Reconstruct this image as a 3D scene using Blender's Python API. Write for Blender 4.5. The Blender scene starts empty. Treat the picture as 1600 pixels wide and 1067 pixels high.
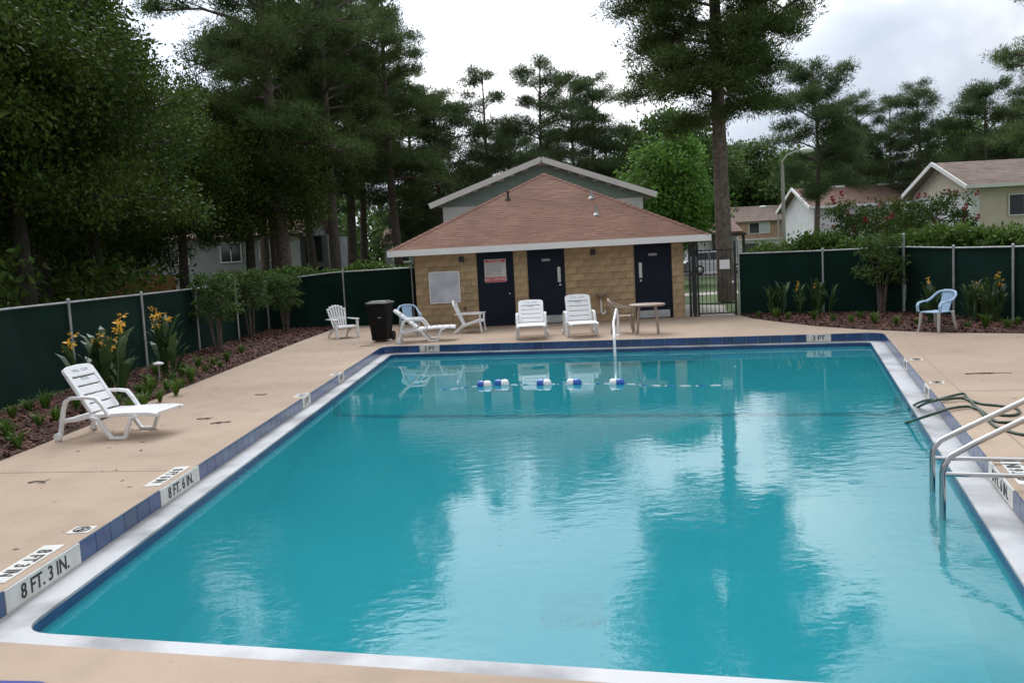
import bpy, bmesh, math, random
import numpy as np
from mathutils import Matrix, Vector
R = math.radians
SC = bpy.context.scene
COL = SC.collection
random.seed(5)
# ------------------------------------------------------------------ camera
F_PX, CXP, CYP = 1400.0, 800.0, 533.5
ROLL = R(3.0); H_CAM = 2.0
PITCH = math.atan((CYP - 400.0) * math.cos(ROLL) / F_PX)
cam_d = bpy.data.cameras.new('camera'); cam = bpy.data.objects.new('camera', cam_d); COL.objects.link(cam)
cam_d.sensor_width = 36; cam_d.lens = 36 * F_PX / 1600; cam_d.clip_end = 2000; cam_d.clip_start = 0.05
_r = Vector((1, 0, 0)); _u = Vector((0, math.sin(PITCH), math.cos(PITCH))); _f = Vector((0, math.cos(PITCH), -math.sin(PITCH)))
cr = _r * math.cos(ROLL) - _u * math.sin(ROLL); cu = _r * math.sin(ROLL) + _u * math.cos(ROLL)
M = Matrix.Identity(4)
for i in range(3):
    M[i][0] = cr[i]; M[i][1] = cu[i]; M[i][2] = -_f[i]
M[2][3] = H_CAM
cam.matrix_world = M
SC.camera = cam
# ------------------------------------------------------------------ sky, sun, exposure
SUN_EL, SUN_AZ = R(52), R(-10)
w = bpy.data.worlds.new('World'); SC.world = w; w.use_nodes = True
nt = w.node_tree; nt.nodes.clear()
def WN(t): return nt.nodes.new(t)
wo = WN('ShaderNodeOutputWorld'); sky = WN('ShaderNodeTexSky'); sky.sky_type = 'NISHITA'; sky.sun_disc = False
sky.sun_elevation = SUN_EL; sky.sun_rotation = SUN_AZ; sky.air_density = 1.0; sky.dust_density = 2.0
b1 = WN('ShaderNodeBackground'); b1.inputs[1].default_value = 0.12
nt.links.new(sky.outputs[0], b1.inputs[0])
tc = WN('ShaderNodeTexCoord'); mp = WN('ShaderNodeMapping'); mp.inputs['Scale'].default_value = (1, 1, 2.2)
mp.inputs['Location'].default_value = (5.1, 1.7, 0.2)
nt.links.new(tc.outputs['Generated'], mp.inputs[0])
n1 = WN('ShaderNodeTexNoise'); n1.inputs['Scale'].default_value = 2.1; n1.inputs['Detail'].default_value = 7; n1.inputs['Roughness'].default_value = 0.5
n1.inputs['Distortion'].default_value = 0.4
nt.links.new(mp.outputs[0], n1.inputs['Vector'])
rp = WN('ShaderNodeValToRGB'); e = rp.color_ramp.elements
e[0].position = 0.34; e[0].color = (0.55, 0.62, 0.74, 1); e[1].position = 0.64; e[1].color = (1.5, 1.5, 1.5, 1)
m_ = rp.color_ramp.elements.new(0.47); m_.color = (0.76, 0.83, 0.95, 1)
nt.links.new(n1.outputs[0], rp.inputs[0])
# cloud brightens towards the veiled sun
_sd = (math.sin(SUN_AZ) * math.cos(SUN_EL), math.cos(SUN_AZ) * math.cos(SUN_EL), math.sin(SUN_EL))
nv = WN('ShaderNodeVectorMath'); nv.operation = 'NORMALIZE'; nt.links.new(tc.outputs['Generated'], nv.inputs[0])
dp = WN('ShaderNodeVectorMath'); dp.operation = 'DOT_PRODUCT'; dp.inputs[1].default_value = _sd; nt.links.new(nv.outputs[0], dp.inputs[0])
mx0 = WN('ShaderNodeMath'); mx0.operation = 'MAXIMUM'; mx0.inputs[1].default_value = 0; nt.links.new(dp.outputs['Value'], mx0.inputs[0])
pw = WN('ShaderNodeMath'); pw.operation = 'POWER'; pw.inputs[1].default_value = 6; nt.links.new(mx0.outputs[0], pw.inputs[0])
gw = WN('ShaderNodeMath'); gw.operation = 'MULTIPLY_ADD'; gw.inputs[1].default_value = 5.0; gw.inputs[2].default_value = 0.80; nt.links.new(pw.outputs[0], gw.inputs[0])
b2 = WN('ShaderNodeBackground'); nt.links.new(gw.outputs[0], b2.inputs[1]); nt.links.new(rp.outputs[0], b2.inputs[0])
mx = WN('ShaderNodeMixShader')
rp2 = WN('ShaderNodeValToRGB'); rp2.color_ramp.elements[0].position = 0.30; rp2.color_ramp.elements[0].color = (.7, .7, .7, 1)
rp2.color_ramp.elements[1].position = 0.46; rp2.color_ramp.elements[1].color = (1, 1, 1, 1)
nt.links.new(n1.outputs[0], rp2.inputs[0]); nt.links.new(rp2.outputs[0], mx.inputs[0])
nt.links.new(b1.outputs[0], mx.inputs[1]); nt.links.new(b2.outputs[0], mx.inputs[2]); nt.links.new(mx.outputs[0], wo.inputs[0])
sd = bpy.data.lights.new('sun', 'SUN'); sd.energy = 1.0; sd.angle = R(20); sd.color = (1, .96, .9)
so = bpy.data.objects.new('sun', sd); COL.objects.link(so)
_d = Vector((math.sin(SUN_AZ) * math.cos(SUN_EL), math.cos(SUN_AZ) * math.cos(SUN_EL), math.sin(SUN_EL)))
so.rotation_euler = _d.to_track_quat('Z', 'Y').to_euler(); so.location = (0, 0, 60)
SC.render.engine = 'CYCLES'
vs = SC.view_settings; vs.view_transform = 'Standard'; vs.look = 'None'; vs.exposure = -0.16; vs.gamma = 1
SC.cycles.max_bounces = 8; SC.cycles.transparent_max_bounces = 8

# ------------------------------------------------------------------ pixel helpers (1600 x 1067 photograph)
def ray(x, y):
    u, v = (x - CXP) / F_PX, (CYP - y) / F_PX
    return (cr * u + cu * v + _f)
def gp(x, y, z=0.0):
    d = ray(x, y); t = (z - H_CAM) / d.z; return Vector((d.x * t, d.y * t, z))
def at(x, y, Y):
    d = ray(x, y); t = Y / d.y; return Vector((d.x * t, Y, H_CAM + d.z * t))

# ------------------------------------------------------------------ materials
MATS = {}
def mat(name, c1, c2=None, rough=.6, scale=5, bump=0, bscale=None, metal=0, objrand=0, spec=.5, island=0, transl=0, detail=6, ramp=(.35, .65)):
    m = bpy.data.materials.new(name); m.use_nodes = True; MATS[name] = m
    n = m.node_tree.nodes; l = m.node_tree.links; b = n['Principled BSDF']
    b.inputs['Roughness'].default_value = rough; b.inputs['Metallic'].default_value = metal
    b.inputs['Specular IOR Level'].default_value = spec
    b.inputs['Base Color'].default_value = (*c1, 1)
    tcn = n.new('ShaderNodeTexCoord'); out = None
    if c2 is not None:
        no = n.new('ShaderNodeTexNoise'); no.inputs['Scale'].default_value = scale; no.inputs['Detail'].default_value = detail
        l.new(tcn.outputs['Object'], no.inputs['Vector'])
        rm = n.new('ShaderNodeValToRGB'); rm.color_ramp.elements[0].position = ramp[0]; rm.color_ramp.elements[1].position = ramp[1]
        rm.color_ramp.elements[0].color = (*c1, 1); rm.color_ramp.elements[1].color = (*c2, 1)
        l.new(no.outputs[0], rm.inputs[0]); out = rm.outputs[0]
    if objrand or island:
        hs = n.new('ShaderNodeHueSaturation')
        if out: l.new(out, hs.inputs['Color'])
        else: hs.inputs['Color'].default_value = (*c1, 1)
        if island:
            g = n.new('ShaderNodeNewGeometry'); src = g.outputs['Random Per Island']; amp = island
        else:
            g = n.new('ShaderNodeObjectInfo'); src = g.outputs['Random']; amp = objrand
        mr = n.new('ShaderNodeMapRange'); mr.inputs[3].default_value = 1 - amp; mr.inputs[4].default_value = 1 + amp
        l.new(src, mr.inputs[0]); l.new(mr.outputs[0], hs.inputs['Value'])
        mh = n.new('ShaderNodeMapRange'); mh.inputs[3].default_value = .5 - .03 * min(1, amp * 2); mh.inputs[4].default_value = .5 + .02 * min(1, amp * 2)
        ml = n.new('ShaderNodeMath'); ml.operation = 'FRACT'; mm = n.new('ShaderNodeMath'); mm.operation = 'MULTIPLY'; mm.inputs[1].default_value = 7.31
        l.new(src, mm.inputs[0]); l.new(mm.outputs[0], ml.inputs[0]); l.new(ml.outputs[0], mh.inputs[0]); l.new(mh.outputs[0], hs.inputs['Hue'])
        out = hs.outputs[0]
    if out: l.new(out, b.inputs['Base Color'])
    if bump:
        nb = n.new('ShaderNodeTexNoise'); nb.inputs['Scale'].default_value = bscale or scale * 4; nb.inputs['Detail'].default_value = 5
        l.new(tcn.outputs['Object'], nb.inputs['Vector'])
        bm_ = n.new('ShaderNodeBump'); bm_.inputs['Strength'].default_value = bump; bm_.inputs['Distance'].default_value = .02
        l.new(nb.outputs[0], bm_.inputs['Height']); l.new(bm_.outputs[0], b.inputs['Normal'])
    if transl:
        t = n.new('ShaderNodeBsdfTranslucent'); ms = n.new('ShaderNodeMixShader'); ms.inputs[0].default_value = transl
        if out: l.new(out, t.inputs[0])
        else: t.inputs[0].default_value = (*c1, 1)
        l.new(b.outputs[0], ms.inputs[1]); l.new(t.outputs[0], ms.inputs[2]); l.new(ms.outputs[0], n['Material Output'].inputs[0])
    return m
mat('deck', (.345, .253, .180), (.418, .313, .228), .85, .55, .25, 60, detail=9, ramp=(.3, .7))
def enrich_deck():
    m = MATS['deck']; n = m.node_tree.nodes; l = m.node_tree.links; b = n['Principled BSDF']; src = b.inputs['Base Color'].links[0].from_socket
    tcn = n.new('ShaderNodeTexCoord'); last = src
    for sc_, lo, hi, dark in ((.18, .40, .62, .86), (2.3, .50, .68, .90), (38, .60, .75, .80)):
        no = n.new('ShaderNodeTexNoise'); no.inputs['Scale'].default_value = sc_; no.inputs['Detail'].default_value = 6; l.new(tcn.outputs['Object'], no.inputs['Vector'])
        mr = n.new('ShaderNodeMapRange'); mr.inputs[1].default_value = lo; mr.inputs[2].default_value = hi; mr.inputs[3].default_value = 1; mr.inputs[4].default_value = dark; l.new(no.outputs[0], mr.inputs[0])
        mu = n.new('ShaderNodeMix'); mu.data_type = 'RGBA'; mu.blend_type = 'MULTIPLY'; mu.inputs[0].default_value = 1
        l.new(last, mu.inputs[6]); l.new(mr.outputs[0], mu.inputs[7]); last = mu.outputs[2]
    l.new(last, b.inputs['Base Color'])
enrich_deck()
mat('joint', (.30, .215, .165), None, .9)
mat('grass', (.045, .085, .02), (.09, .14, .035), .9, 1.2, .6, 30)
mat('mulch', (.030, .015, .010), (.07, .03, .019), .95, 14, 1.0, 50)
mat('chip', (.070, .030, .019), (.14, .064, .040), .9, 3, island=.65)
mat('asphalt', (.07, .07, .07), (.11, .11, .11), .9, 3)
mat('concrete', (.36, .33, .29), (.46, .43, .38), .9, 2, .2)
mat('tile', (.014, .045, .13), (.022, .065, .175), .22, 3, objrand=.22)
mat('tileband', (.012, .045, .14), (.02, .06, .17), .25, 9)
mat('plaque', (.50, .49, .45), (.62, .61, .57), .45, 6)
mat('ink', (.012, .012, .014), None, .6)
mat('ledge', (.22, .22, .225), (.47, .47, .475), .5, 1.3, .1, 30, ramp=(.34, .54), detail=9)
mat('basin', (.50, .80, .82), (.56, .86, .88), .7, .8)
mat('basinline', (.01, .05, .12), None, .5)
mat('steel', (.50, .49, .48), None, .2, metal=1)
mat('galv', (.34, .36, .36), (.46, .48, .48), .45, 6, metal=.6)
mat('screen', (.0045, .0205, .0145), (.0075, .029, .021), .9, 1.2, .3, 90, spec=.12)
mat('black_iron', (.008, .009, .01), None, .45)
mat('block', (.34, .240, .130), (.47, .345, .205), .9, 4, .6, 40, objrand=.14)
mat('mortar', (.33, .25, .15), (.40, .31, .19), .95, 8)
mat('shingle', (.168, .086, .057), (.220, .117, .081), .95, .8, island=.09, bump=.4, bscale=60)
mat('greyroof', (.17, .125, .10), (.22, .165, .135), .95, 1.5, island=.12)
mat('redroof', (.16, .095, .072), (.205, .125, .098), .95, 1.5)
mat('white_trim', (.78, .77, .75), (.82, .81, .79), .6, 2)
mat('stucco_white', (.66, .66, .66), (.74, .74, .75), .85, 2)
mat('stucco_grey', (.27, .28, .29), (.34, .35, .36), .85, 1)
mat('siding_green', (.20, .28, .26), (.25, .33, .31), .7, 3)
mat('siding_beige', (.60, .52, .425), (.66, .58, .475), .7, 2)
mat('siding_pink', (.45, .29, .21), (.50, .34, .25), .8, 2)
mat('door_navy', (.005, .009, .020), (.007, .013, .026), .6, 2, spec=.2)
mat('glass_dark', (.02, .025, .03), None, .08)
mat('curtain', (.55, .58, .6), None, .8)
mat('resin_white', (.78, .78, .78), (.72, .72, .71), .38, 3, ramp=(.45, .8))
mat('resin_blue', (.30, .44, .60), (.35, .49, .64), .42, 4)
mat('resin_tan', (.30, .225, .18), (.35, .27, .215), .5, 4)
mat('leg_grey', (.42, .40, .38), None, .5)
mat('black_plastic', (.0035, .0035, .004), (.006, .006, .006), .5, 4, spec=.2)
mat('lid_grey', (.16, .17, .17), (.22, .23, .23), .3, 3)
mat('wboard', (.40, .43, .50), (.60, .62, .66), .3, 2.2)
mat('sign_red', (.55, .03, .06), None, .5)
mat('sign_grey', (.32, .33, .38), None, .6)
mat('white_paint', (.80, .80, .80), None, .35)
mat('float_blue', (.02, .10, .42), None, .3)
mat('hose', (.010, .035, .014), (.02, .05, .02), .4, 20)
mat('bark', (.085, .066, .054), (.17, .135, .11), .95, 6, 1.0, 14)
mat('bark_dark', (.03, .025, .02), (.06, .05, .04), .95, 6, 1.0, 14)
mat('needle', (.058, .105, .030), (.115, .165, .052), .6, .35, spec=.15, island=.35, transl=.32)
mat('needle_far', (.055, .098, .038), (.100, .145, .058), .6, .35, spec=.15, island=.3, transl=.3)
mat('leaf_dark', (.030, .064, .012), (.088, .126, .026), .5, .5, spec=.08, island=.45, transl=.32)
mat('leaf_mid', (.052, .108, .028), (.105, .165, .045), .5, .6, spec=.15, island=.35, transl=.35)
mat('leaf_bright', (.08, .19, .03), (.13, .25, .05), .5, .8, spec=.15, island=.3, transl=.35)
mat('leaf_hedge', (.06, .13, .02), (.12, .20, .04), .5, 1.2, spec=.15, island=.4, transl=.3)
mat('leaf_canna', (.035, .075, .022), (.065, .115, .035), .45, 3, island=.3, transl=.25)
mat('flower_yellow', (.80, .42, .03), (.85, .55, .08), .5, 20, island=.2, transl=.3)
mat('flower_red', (.22, .010, .020), (.32, .022, .035), .5, 10, island=.3, transl=.3)
mat('car_white', (.72, .73, .75), None, .2)
mat('car_dark', (.03, .032, .036), None, .2)
mat('rubber', (.015, .015, .015), None, .7)
mat('lamp_lens', (.7, .7, .68), None, .3)
mat('wood_orange', (.30, .13, .045), (.38, .18, .07), .8, 5)
mat('twig', (.06, .04, .03), None, .9)
mat('lamp_pole', (.30, .29, .26), (.36, .35, .32), .7, 3)
mat('blue_foam', (.02, .03, .22), None, .4)

# water: cloudy pool water, part body colour, part clear
wm = bpy.data.materials.new('water'); wm.use_nodes = True; MATS['water'] = wm
n = wm.node_tree.nodes; l = wm.node_tree.links; b = n['Principled BSDF']
b.inputs['Base Color'].default_value = (.022, .27, .30, 1); b.inputs['Roughness'].default_value = .0
b.inputs['IOR'].default_value = 1.333; b.inputs['Transmission Weight'].default_value = 0.0
rf = n.new('ShaderNodeBsdfRefraction'); rf.inputs['Color'].default_value = (.26, .74, .79, 1); rf.inputs['IOR'].default_value = 1.333; rf.inputs['Roughness'].default_value = .0
gl = n.new('ShaderNodeBsdfGlossy'); gl.inputs['Roughness'].default_value = .0; gl.inputs['Color'].default_value = (1, 1, 1, 1)
df = n.new('ShaderNodeBsdfDiffuse'); df.inputs['Color'].default_value = (.024, .27, .315, 1)
mixb = n.new('ShaderNodeMixShader'); mixb.inputs[0].default_value = .5
fr = n.new('ShaderNodeFresnel'); fr.inputs['IOR'].default_value = 1.333
mixf = n.new('ShaderNodeMixShader')
tcw = n.new('ShaderNodeTexCoord')
def wnoise(scale, vec, det=3):
    a = n.new('ShaderNodeTexNoise'); a.inputs['Scale'].default_value = scale; a.inputs['Detail'].default_value = det
    l.new(vec, a.inputs['Vector']); return a.outputs[0]
mpw = n.new('ShaderNodeMapping'); mpw.inputs['Scale'].default_value = (1, 1.5, 1); mpw.inputs['Rotation'].default_value = (0, 0, R(-14)); l.new(tcw.outputs['Object'], mpw.inputs[0])
hs1 = wnoise(4.5, mpw.outputs[0], 4); hs2 = wnoise(13, mpw.outputs[0], 2); msk = wnoise(.35, tcw.outputs['Object'], 2)
rmp = n.new('ShaderNodeMapRange'); rmp.inputs[1].default_value = .38; rmp.inputs[2].default_value = .62; rmp.inputs[3].default_value = .15; rmp.inputs[4].default_value = 1.0
l.new(msk, rmp.inputs[0])
sx = n.new('ShaderNodeSeparateXYZ'); l.new(tcw.outputs['Object'], sx.inputs[0])
calm = n.new('ShaderNodeMapRange'); calm.inputs[1].default_value = 15.5; calm.inputs[2].default_value = 10.5; calm.inputs[3].default_value = .10; calm.inputs[4].default_value = 1.0
l.new(sx.outputs[1], calm.inputs[0])
mcl = n.new('ShaderNodeMath'); mcl.operation = 'MULTIPLY'; l.new(rmp.outputs[0], mcl.inputs[0]); l.new(calm.outputs[0], mcl.inputs[1])
ma = n.new('ShaderNodeMath'); ma.operation = 'MULTIPLY_ADD'; ma.inputs[1].default_value = .22; l.new(hs2, ma.inputs[0]); l.new(hs1, ma.inputs[2])
mb_ = n.new('ShaderNodeMath'); mb_.operation = 'MULTIPLY'; l.new(ma.outputs[0], mb_.inputs[0]); l.new(mcl.outputs[0], mb_.inputs[1])
bp = n.new('ShaderNodeBump'); bp.inputs['Strength'].default_value = 1.0; bp.inputs['Distance'].default_value = .0055
l.new(mb_.outputs[0], bp.inputs['Height'])
for s in (rf, gl, fr): l.new(bp.outputs[0], s.inputs['Normal'])
l.new(df.outputs[0], mixb.inputs[1]); l.new(rf.outputs[0], mixb.inputs[2])
l.new(fr.outputs[0], mixf.inputs[0]); l.new(mixb.outputs[0], mixf.inputs[1]); l.new(gl.outputs[0], mixf.inputs[2])
l.new(mixf.outputs[0], n['Material Output'].inputs[0])
n.remove(b)

# ------------------------------------------------------------------ mesh helpers
def link(o, parent=None):
    COL.objects.link(o)
    if parent is not None: o.parent = parent
    return o
def tag(o, label=None, cat=None, group=None, kind=None):
    if label: o['label'] = label
    if cat: o['category'] = cat
    if group: o['group'] = group
    if kind: o['kind'] = kind
    return o
def empty(name, loc=(0, 0, 0), rz=0):
    o = bpy.data.objects.new(name, None); COL.objects.link(o); o.location = loc; o.rotation_euler = (0, 0, rz); o.empty_display_size = .2
    return o
class MB:
    def __init__(s): s.v = []; s.f = []; s.M = None
    def add(s, vs_, fs):
        k = len(s.v)
        for p in vs_:
            p = Vector(p)
            s.v.append(tuple(s.M @ p) if s.M is not None else tuple(p))
        for f in fs: s.f.append(tuple(i + k for i in f))
    def box(s, x0, x1, y0, y1, z0, z1):
        s.add([(x0, y0, z0), (x1, y0, z0), (x1, y1, z0), (x0, y1, z0), (x0, y0, z1), (x1, y0, z1), (x1, y1, z1), (x0, y1, z1)],
              [(0, 3, 2, 1), (4, 5, 6, 7), (0, 1, 5, 4), (1, 2, 6, 5), (2, 3, 7, 6), (3, 0, 4, 7)]); return s
    def tube(s, pts, r, n=8, caps=True):
        pts = [Vector(p) for p in pts]; N = len(pts); rr = r if isinstance(r, (list, tuple)) else [r] * N
        vs_ = []; up = None
        for i, p in enumerate(pts):
            t = (pts[min(i + 1, N - 1)] - pts[max(i - 1, 0)]).normalized()
            if up is None:
                a = Vector((0, 0, 1)) if abs(t.z) < .9 else Vector((1, 0, 0))
                u = t.cross(a).normalized()
            else:
                u = (up - t * up.dot(t)).normalized()
            up = u; v = t.cross(u)
            for k in range(n):
                a = 2 * math.pi * k / n
                vs_.append(p + (u * math.cos(a) + v * math.sin(a)) * rr[i])
        fs = []
        for i in range(N - 1):
            for k in range(n):
                fs.append((i * n + k, i * n + (k + 1) % n, (i + 1) * n + (k + 1) % n, (i + 1) * n + k))
        if caps: fs.append(tuple(range(n - 1, -1, -1))); fs.append(tuple((N - 1) * n + k for k in range(n)))
        s.add(vs_, fs); return s
    def ribbon(s, pts, y0, y1, t):          # pts in the xz plane, thickness t, width y0..y1
        N = len(pts); P = [Vector((p[0], 0, p[1])) for p in pts]; vs_ = []
        for i in range(N):
            d = (P[min(i + 1, N - 1)] - P[max(i - 1, 0)]).normalized(); nn = Vector((-d.z, 0, d.x))
            if 0 < i < N - 1:
                d1 = (P[i] - P[i - 1]).normalized(); c = max(.5, d1.dot(d)); nn = nn / c
            a = P[i] + nn * t / 2; b_ = P[i] - nn * t / 2
            vs_ += [(a.x, y0, a.z), (a.x, y1, a.z), (b_.x, y1, b_.z), (b_.x, y0, b_.z)]
        fs = [(0, 1, 2, 3), tuple((N - 1) * 4 + k for k in (3, 2, 1, 0))]
        for i in range(N - 1):
            for k in range(4):
                fs.append((i * 4 + k, (i + 1) * 4 + k, (i + 1) * 4 + (k + 1) % 4, i * 4 + (k + 1) % 4))
        s.add(vs_, fs); return s
    def prism(s, poly, z0, z1):
        n_ = len(poly)
        s.add([(p[0], p[1], z0) for p in poly] + [(p[0], p[1], z1) for p in poly],
              [tuple(range(n_ - 1, -1, -1)), tuple(range(n_, 2 * n_))] + [(i, (i + 1) % n_, n_ + (i + 1) % n_, n_ + i) for i in range(n_)]); return s
    def lathe(s, prof, n=16, c=(0, 0)):
        vs_ = []; N = len(prof)
        for r, z in prof:
            for k in range(n):
                a = 2 * math.pi * k / n; vs_.append((c[0] + r * math.cos(a), c[1] + r * math.sin(a), z))
        fs = [(i * n + k, i * n + (k + 1) % n, (i + 1) * n + (k + 1) % n, (i + 1) * n + k) for i in range(N - 1) for k in range(n)]
        fs.append(tuple(range(n - 1, -1, -1))); fs.append(tuple((N - 1) * n + k for k in range(n)))
        s.add(vs_, fs); return s
    def mesh(s, name, m):
        me = bpy.data.meshes.new(name); me.from_pydata(s.v, [], s.f); me.materials.append(MATS[m])
        bm = bmesh.new(); bm.from_mesh(me); bmesh.ops.recalc_face_normals(bm, faces=bm.faces[:]); bm.to_mesh(me); bm.free()
        return me
    def build(s, name, m, parent=None, smooth=False, bevel=0, seg=2):
        me = s.mesh(name, m)
        o = bpy.data.objects.new(name, me); link(o, parent)
        if smooth:
            for p in me.polygons: p.use_smooth = True
            me.set_sharp_from_angle(angle=R(40))
        if bevel:
            md = o.modifiers.new('bevel', 'BEVEL'); md.width = bevel; md.segments = seg; md.limit_method = 'ANGLE'; md.angle_limit = R(35)
        return o
def place(me, name, parent=None, mw=None):
    o = bpy.data.objects.new(name, me); link(o, parent)
    if mw is not None: o.matrix_local = mw
    return o
def np_mesh(name, V, nper, m):
    """V (k*nper,3): k separate polygons with nper corners each"""
    V = np.asarray(V, dtype=np.float32); k = len(V) // nper
    me = bpy.data.meshes.new(name); me.vertices.add(len(V)); me.vertices.foreach_set('co', V.ravel())
    me.loops.add(len(V)); me.loops.foreach_set('vertex_index', np.arange(len(V), dtype=np.int32))
    me.polygons.add(k); me.polygons.foreach_set('loop_start', np.arange(0, len(V), nper, dtype=np.int32))
    me.polygons.foreach_set('loop_total', np.full(k, nper, dtype=np.int32))
    me.update(calc_edges=True); me.materials.append(MATS[m]); return me
def copy_tree(o, parent=None):
    c = o.copy(); COL.objects.link(c); c.parent = parent
    for ch in list(o.children): copy_tree(ch, c)
    return c
def frame(o, x, y, z):      # matrix from origin and three axes
    m = Matrix.Identity(4)
    for i in range(3): m[i][0] = x[i]; m[i][1] = y[i]; m[i][2] = z[i]; m[i][3] = o[i]
    return m
FONTC = {}
def text_mesh(s, size, m, bold=.0, ext=.0015):
    key = (s, size, m, bold)
    if key in FONTC: return FONTC[key]
    cu_ = bpy.data.curves.new('lettering', 'FONT'); cu_.body = s; cu_.size = size; cu_.align_x = 'CENTER'; cu_.align_y = 'CENTER'; cu_.extrude = ext; cu_.offset = bold; cu_.resolution_u = 3
    o = bpy.data.objects.new('tmp', cu_); COL.objects.link(o)
    dg = bpy.context.evaluated_depsgraph_get(); me = bpy.data.meshes.new_from_object(o.evaluated_get(dg)); me.name = 'lettering'
    bpy.data.objects.remove(o); bpy.data.curves.remove(cu_)
    me.materials.clear(); me.materials.append(MATS[m]); FONTC[key] = me; return me
Z3 = Vector((0, 0, 1))
# ------------------------------------------------------------------ pool geometry
PA, PB, PC, PD = Vector((-3.43, 4.98, 0)), Vector((-3.13, 21.5, 0)), Vector((7.81, 18.75, 0)), Vector((2.71, 3.41, 0))
CORN = [PA, PB, PC, PD]
NEARX = .20
def offset_poly(d):
    out = []
    for i in range(4):
        p, q, r_ = CORN[i - 1], CORN[i], CORN[(i + 1) % 4]
        d1 = (q - p).normalized(); d2 = (r_ - q).normalized()
        n1_ = Vector((d1.y, -d1.x, 0)); n2_ = Vector((d2.y, -d2.x, 0))      # inward for clockwise order
        # the near edge (D to A) has a wider ledge
        w1 = d + (NEARX if i == 0 and d > .1 else 0); w2 = d + (NEARX if i == 3 and d > .1 else 0)
        a = q + n1_ * w1; b_ = q + n2_ * w2
        den = d1.x * d2.y - d1.y * d2.x
        t = ((b_.x - a.x) * d2.y - (b_.y - a.y) * d2.x) / den
        out.append(a + d1 * t)
    return out
NARC = 5
def pool_path(d, rad):
    c = offset_poly(d); pts = []
    for i in range(4):
        p, q, r_ = c[i - 1], c[i], c[(i + 1) % 4]
        d1 = (p - q).normalized(); d2 = (r_ - q).normalized()
        for k in range(NARC + 1):
            t = k / NARC; a = q + d1 * rad; b_ = q + d2 * rad
            pts.append(a * (1 - t) ** 2 + q * 2 * t * (1 - t) + b_ * t * t)
    return pts
def fill_loops(loops, z, name, m, zfun=None):
    bm = bmesh.new(); es = []
    for lp in loops:
        vs_ = [bm.verts.new((p[0], p[1], z)) for p in lp]
        for i in range(len(vs_)): es.append(bm.edges.new((vs_[i], vs_[(i + 1) % len(vs_)])))
    bmesh.ops.triangle_fill(bm, use_beauty=True, use_dissolve=False, edges=es)
    for f in bm.faces:
        f.normal_update()
        if f.normal.z < 0: f.normal_flip()
    me = bpy.data.meshes.new(name); bm.to_mesh(me); bm.free(); me.materials.append(MATS[m])
    return me
RAD = .42
outer = pool_path(0, RAD)
G = 900
ground = link(bpy.data.objects.new('ground', fill_loops([[(-G, -G), (G, -G), (G, G), (-G, G)], pool_path(-.3, RAD)], -.03, 'ground', 'grass'))); tag(ground, kind='structure')
DECK = [(-5.85, -6), (14.5, -6), (14.5, 15.4), (12, 16.2), (9.87, 17.2), (8.9, 17.9), (8.2, 18.75), (7.6, 19.7), (7.1, 20.9), (6.7, 22.6), (6.47, 24.0), (6.47, 25.25), (5.0, 25.8), (5.0, 27), (-2.7, 27), (-2.8, 28.5), (-5.2, 29.0), (-5.62, 28.2), (-5.75, 24), (-5.82, 15), (-5.86, 10)]
dk = link(bpy.data.objects.new('pool_deck', fill_loops([DECK, outer], 0, 'pool_deck', 'deck'))); tag(dk, kind='structure')
# deck slab edge (rim) so that the deck has thickness above the beds
mb = MB()
for i in range(len(DECK)):
    a, b_ = DECK[i], DECK[(i + 1) % len(DECK)]
    mb.add([(a[0], a[1], 0), (b_[0], b_[1], 0), (b_[0], b_[1], -.12), (a[0], a[1], -.12)], [(0, 1, 2, 3)])
mb.build('slab_edge', 'deck', dk)
def strip(pts, wd, z, name, m, parent):
    mb = MB(); P = [Vector((p[0], p[1], z)) for p in pts]
    for i in range(len(P) - 1):
        d = (P[i + 1] - P[i]).normalized(); s_ = Vector((-d.y, d.x, 0)) * wd / 2
        mb.add([P[i] - s_, P[i + 1] - s_, P[i + 1] + s_, P[i] + s_], [(0, 1, 2, 3)])
    return mb.build(name, m, parent)
edR = (PC - PD).normalized(); nR = Vector((edR.y, -edR.x, 0))
j0 = PC + nR * .55; j1 = PD + nR * .55 - edR * 3
strip([gp(1408, 524), gp(1500, 611)], .018, .003, 'expansion_joint', 'joint', dk)
strip([gp(1500, 611), gp(1545, 650), gp(1640, 735)], .016, .003, 'expansion_joint', 'joint', dk)
strip([gp(1500, 611), gp(1610, 609), gp(1700, 605)], .014, .003, 'expansion_joint', 'joint', dk)
strip([(-5.84, 9.4), (-3.47, 9.0)], .012, .003, 'expansion_joint', 'joint', dk)
strip([(-5.8, 15.6), (-3.3, 15.0)], .012, .003, 'expansion_joint', 'joint', dk)
strip([(-5.78, 21.6), (-3.2, 21.4)], .012, .003, 'expansion_joint', 'joint', dk)

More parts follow.
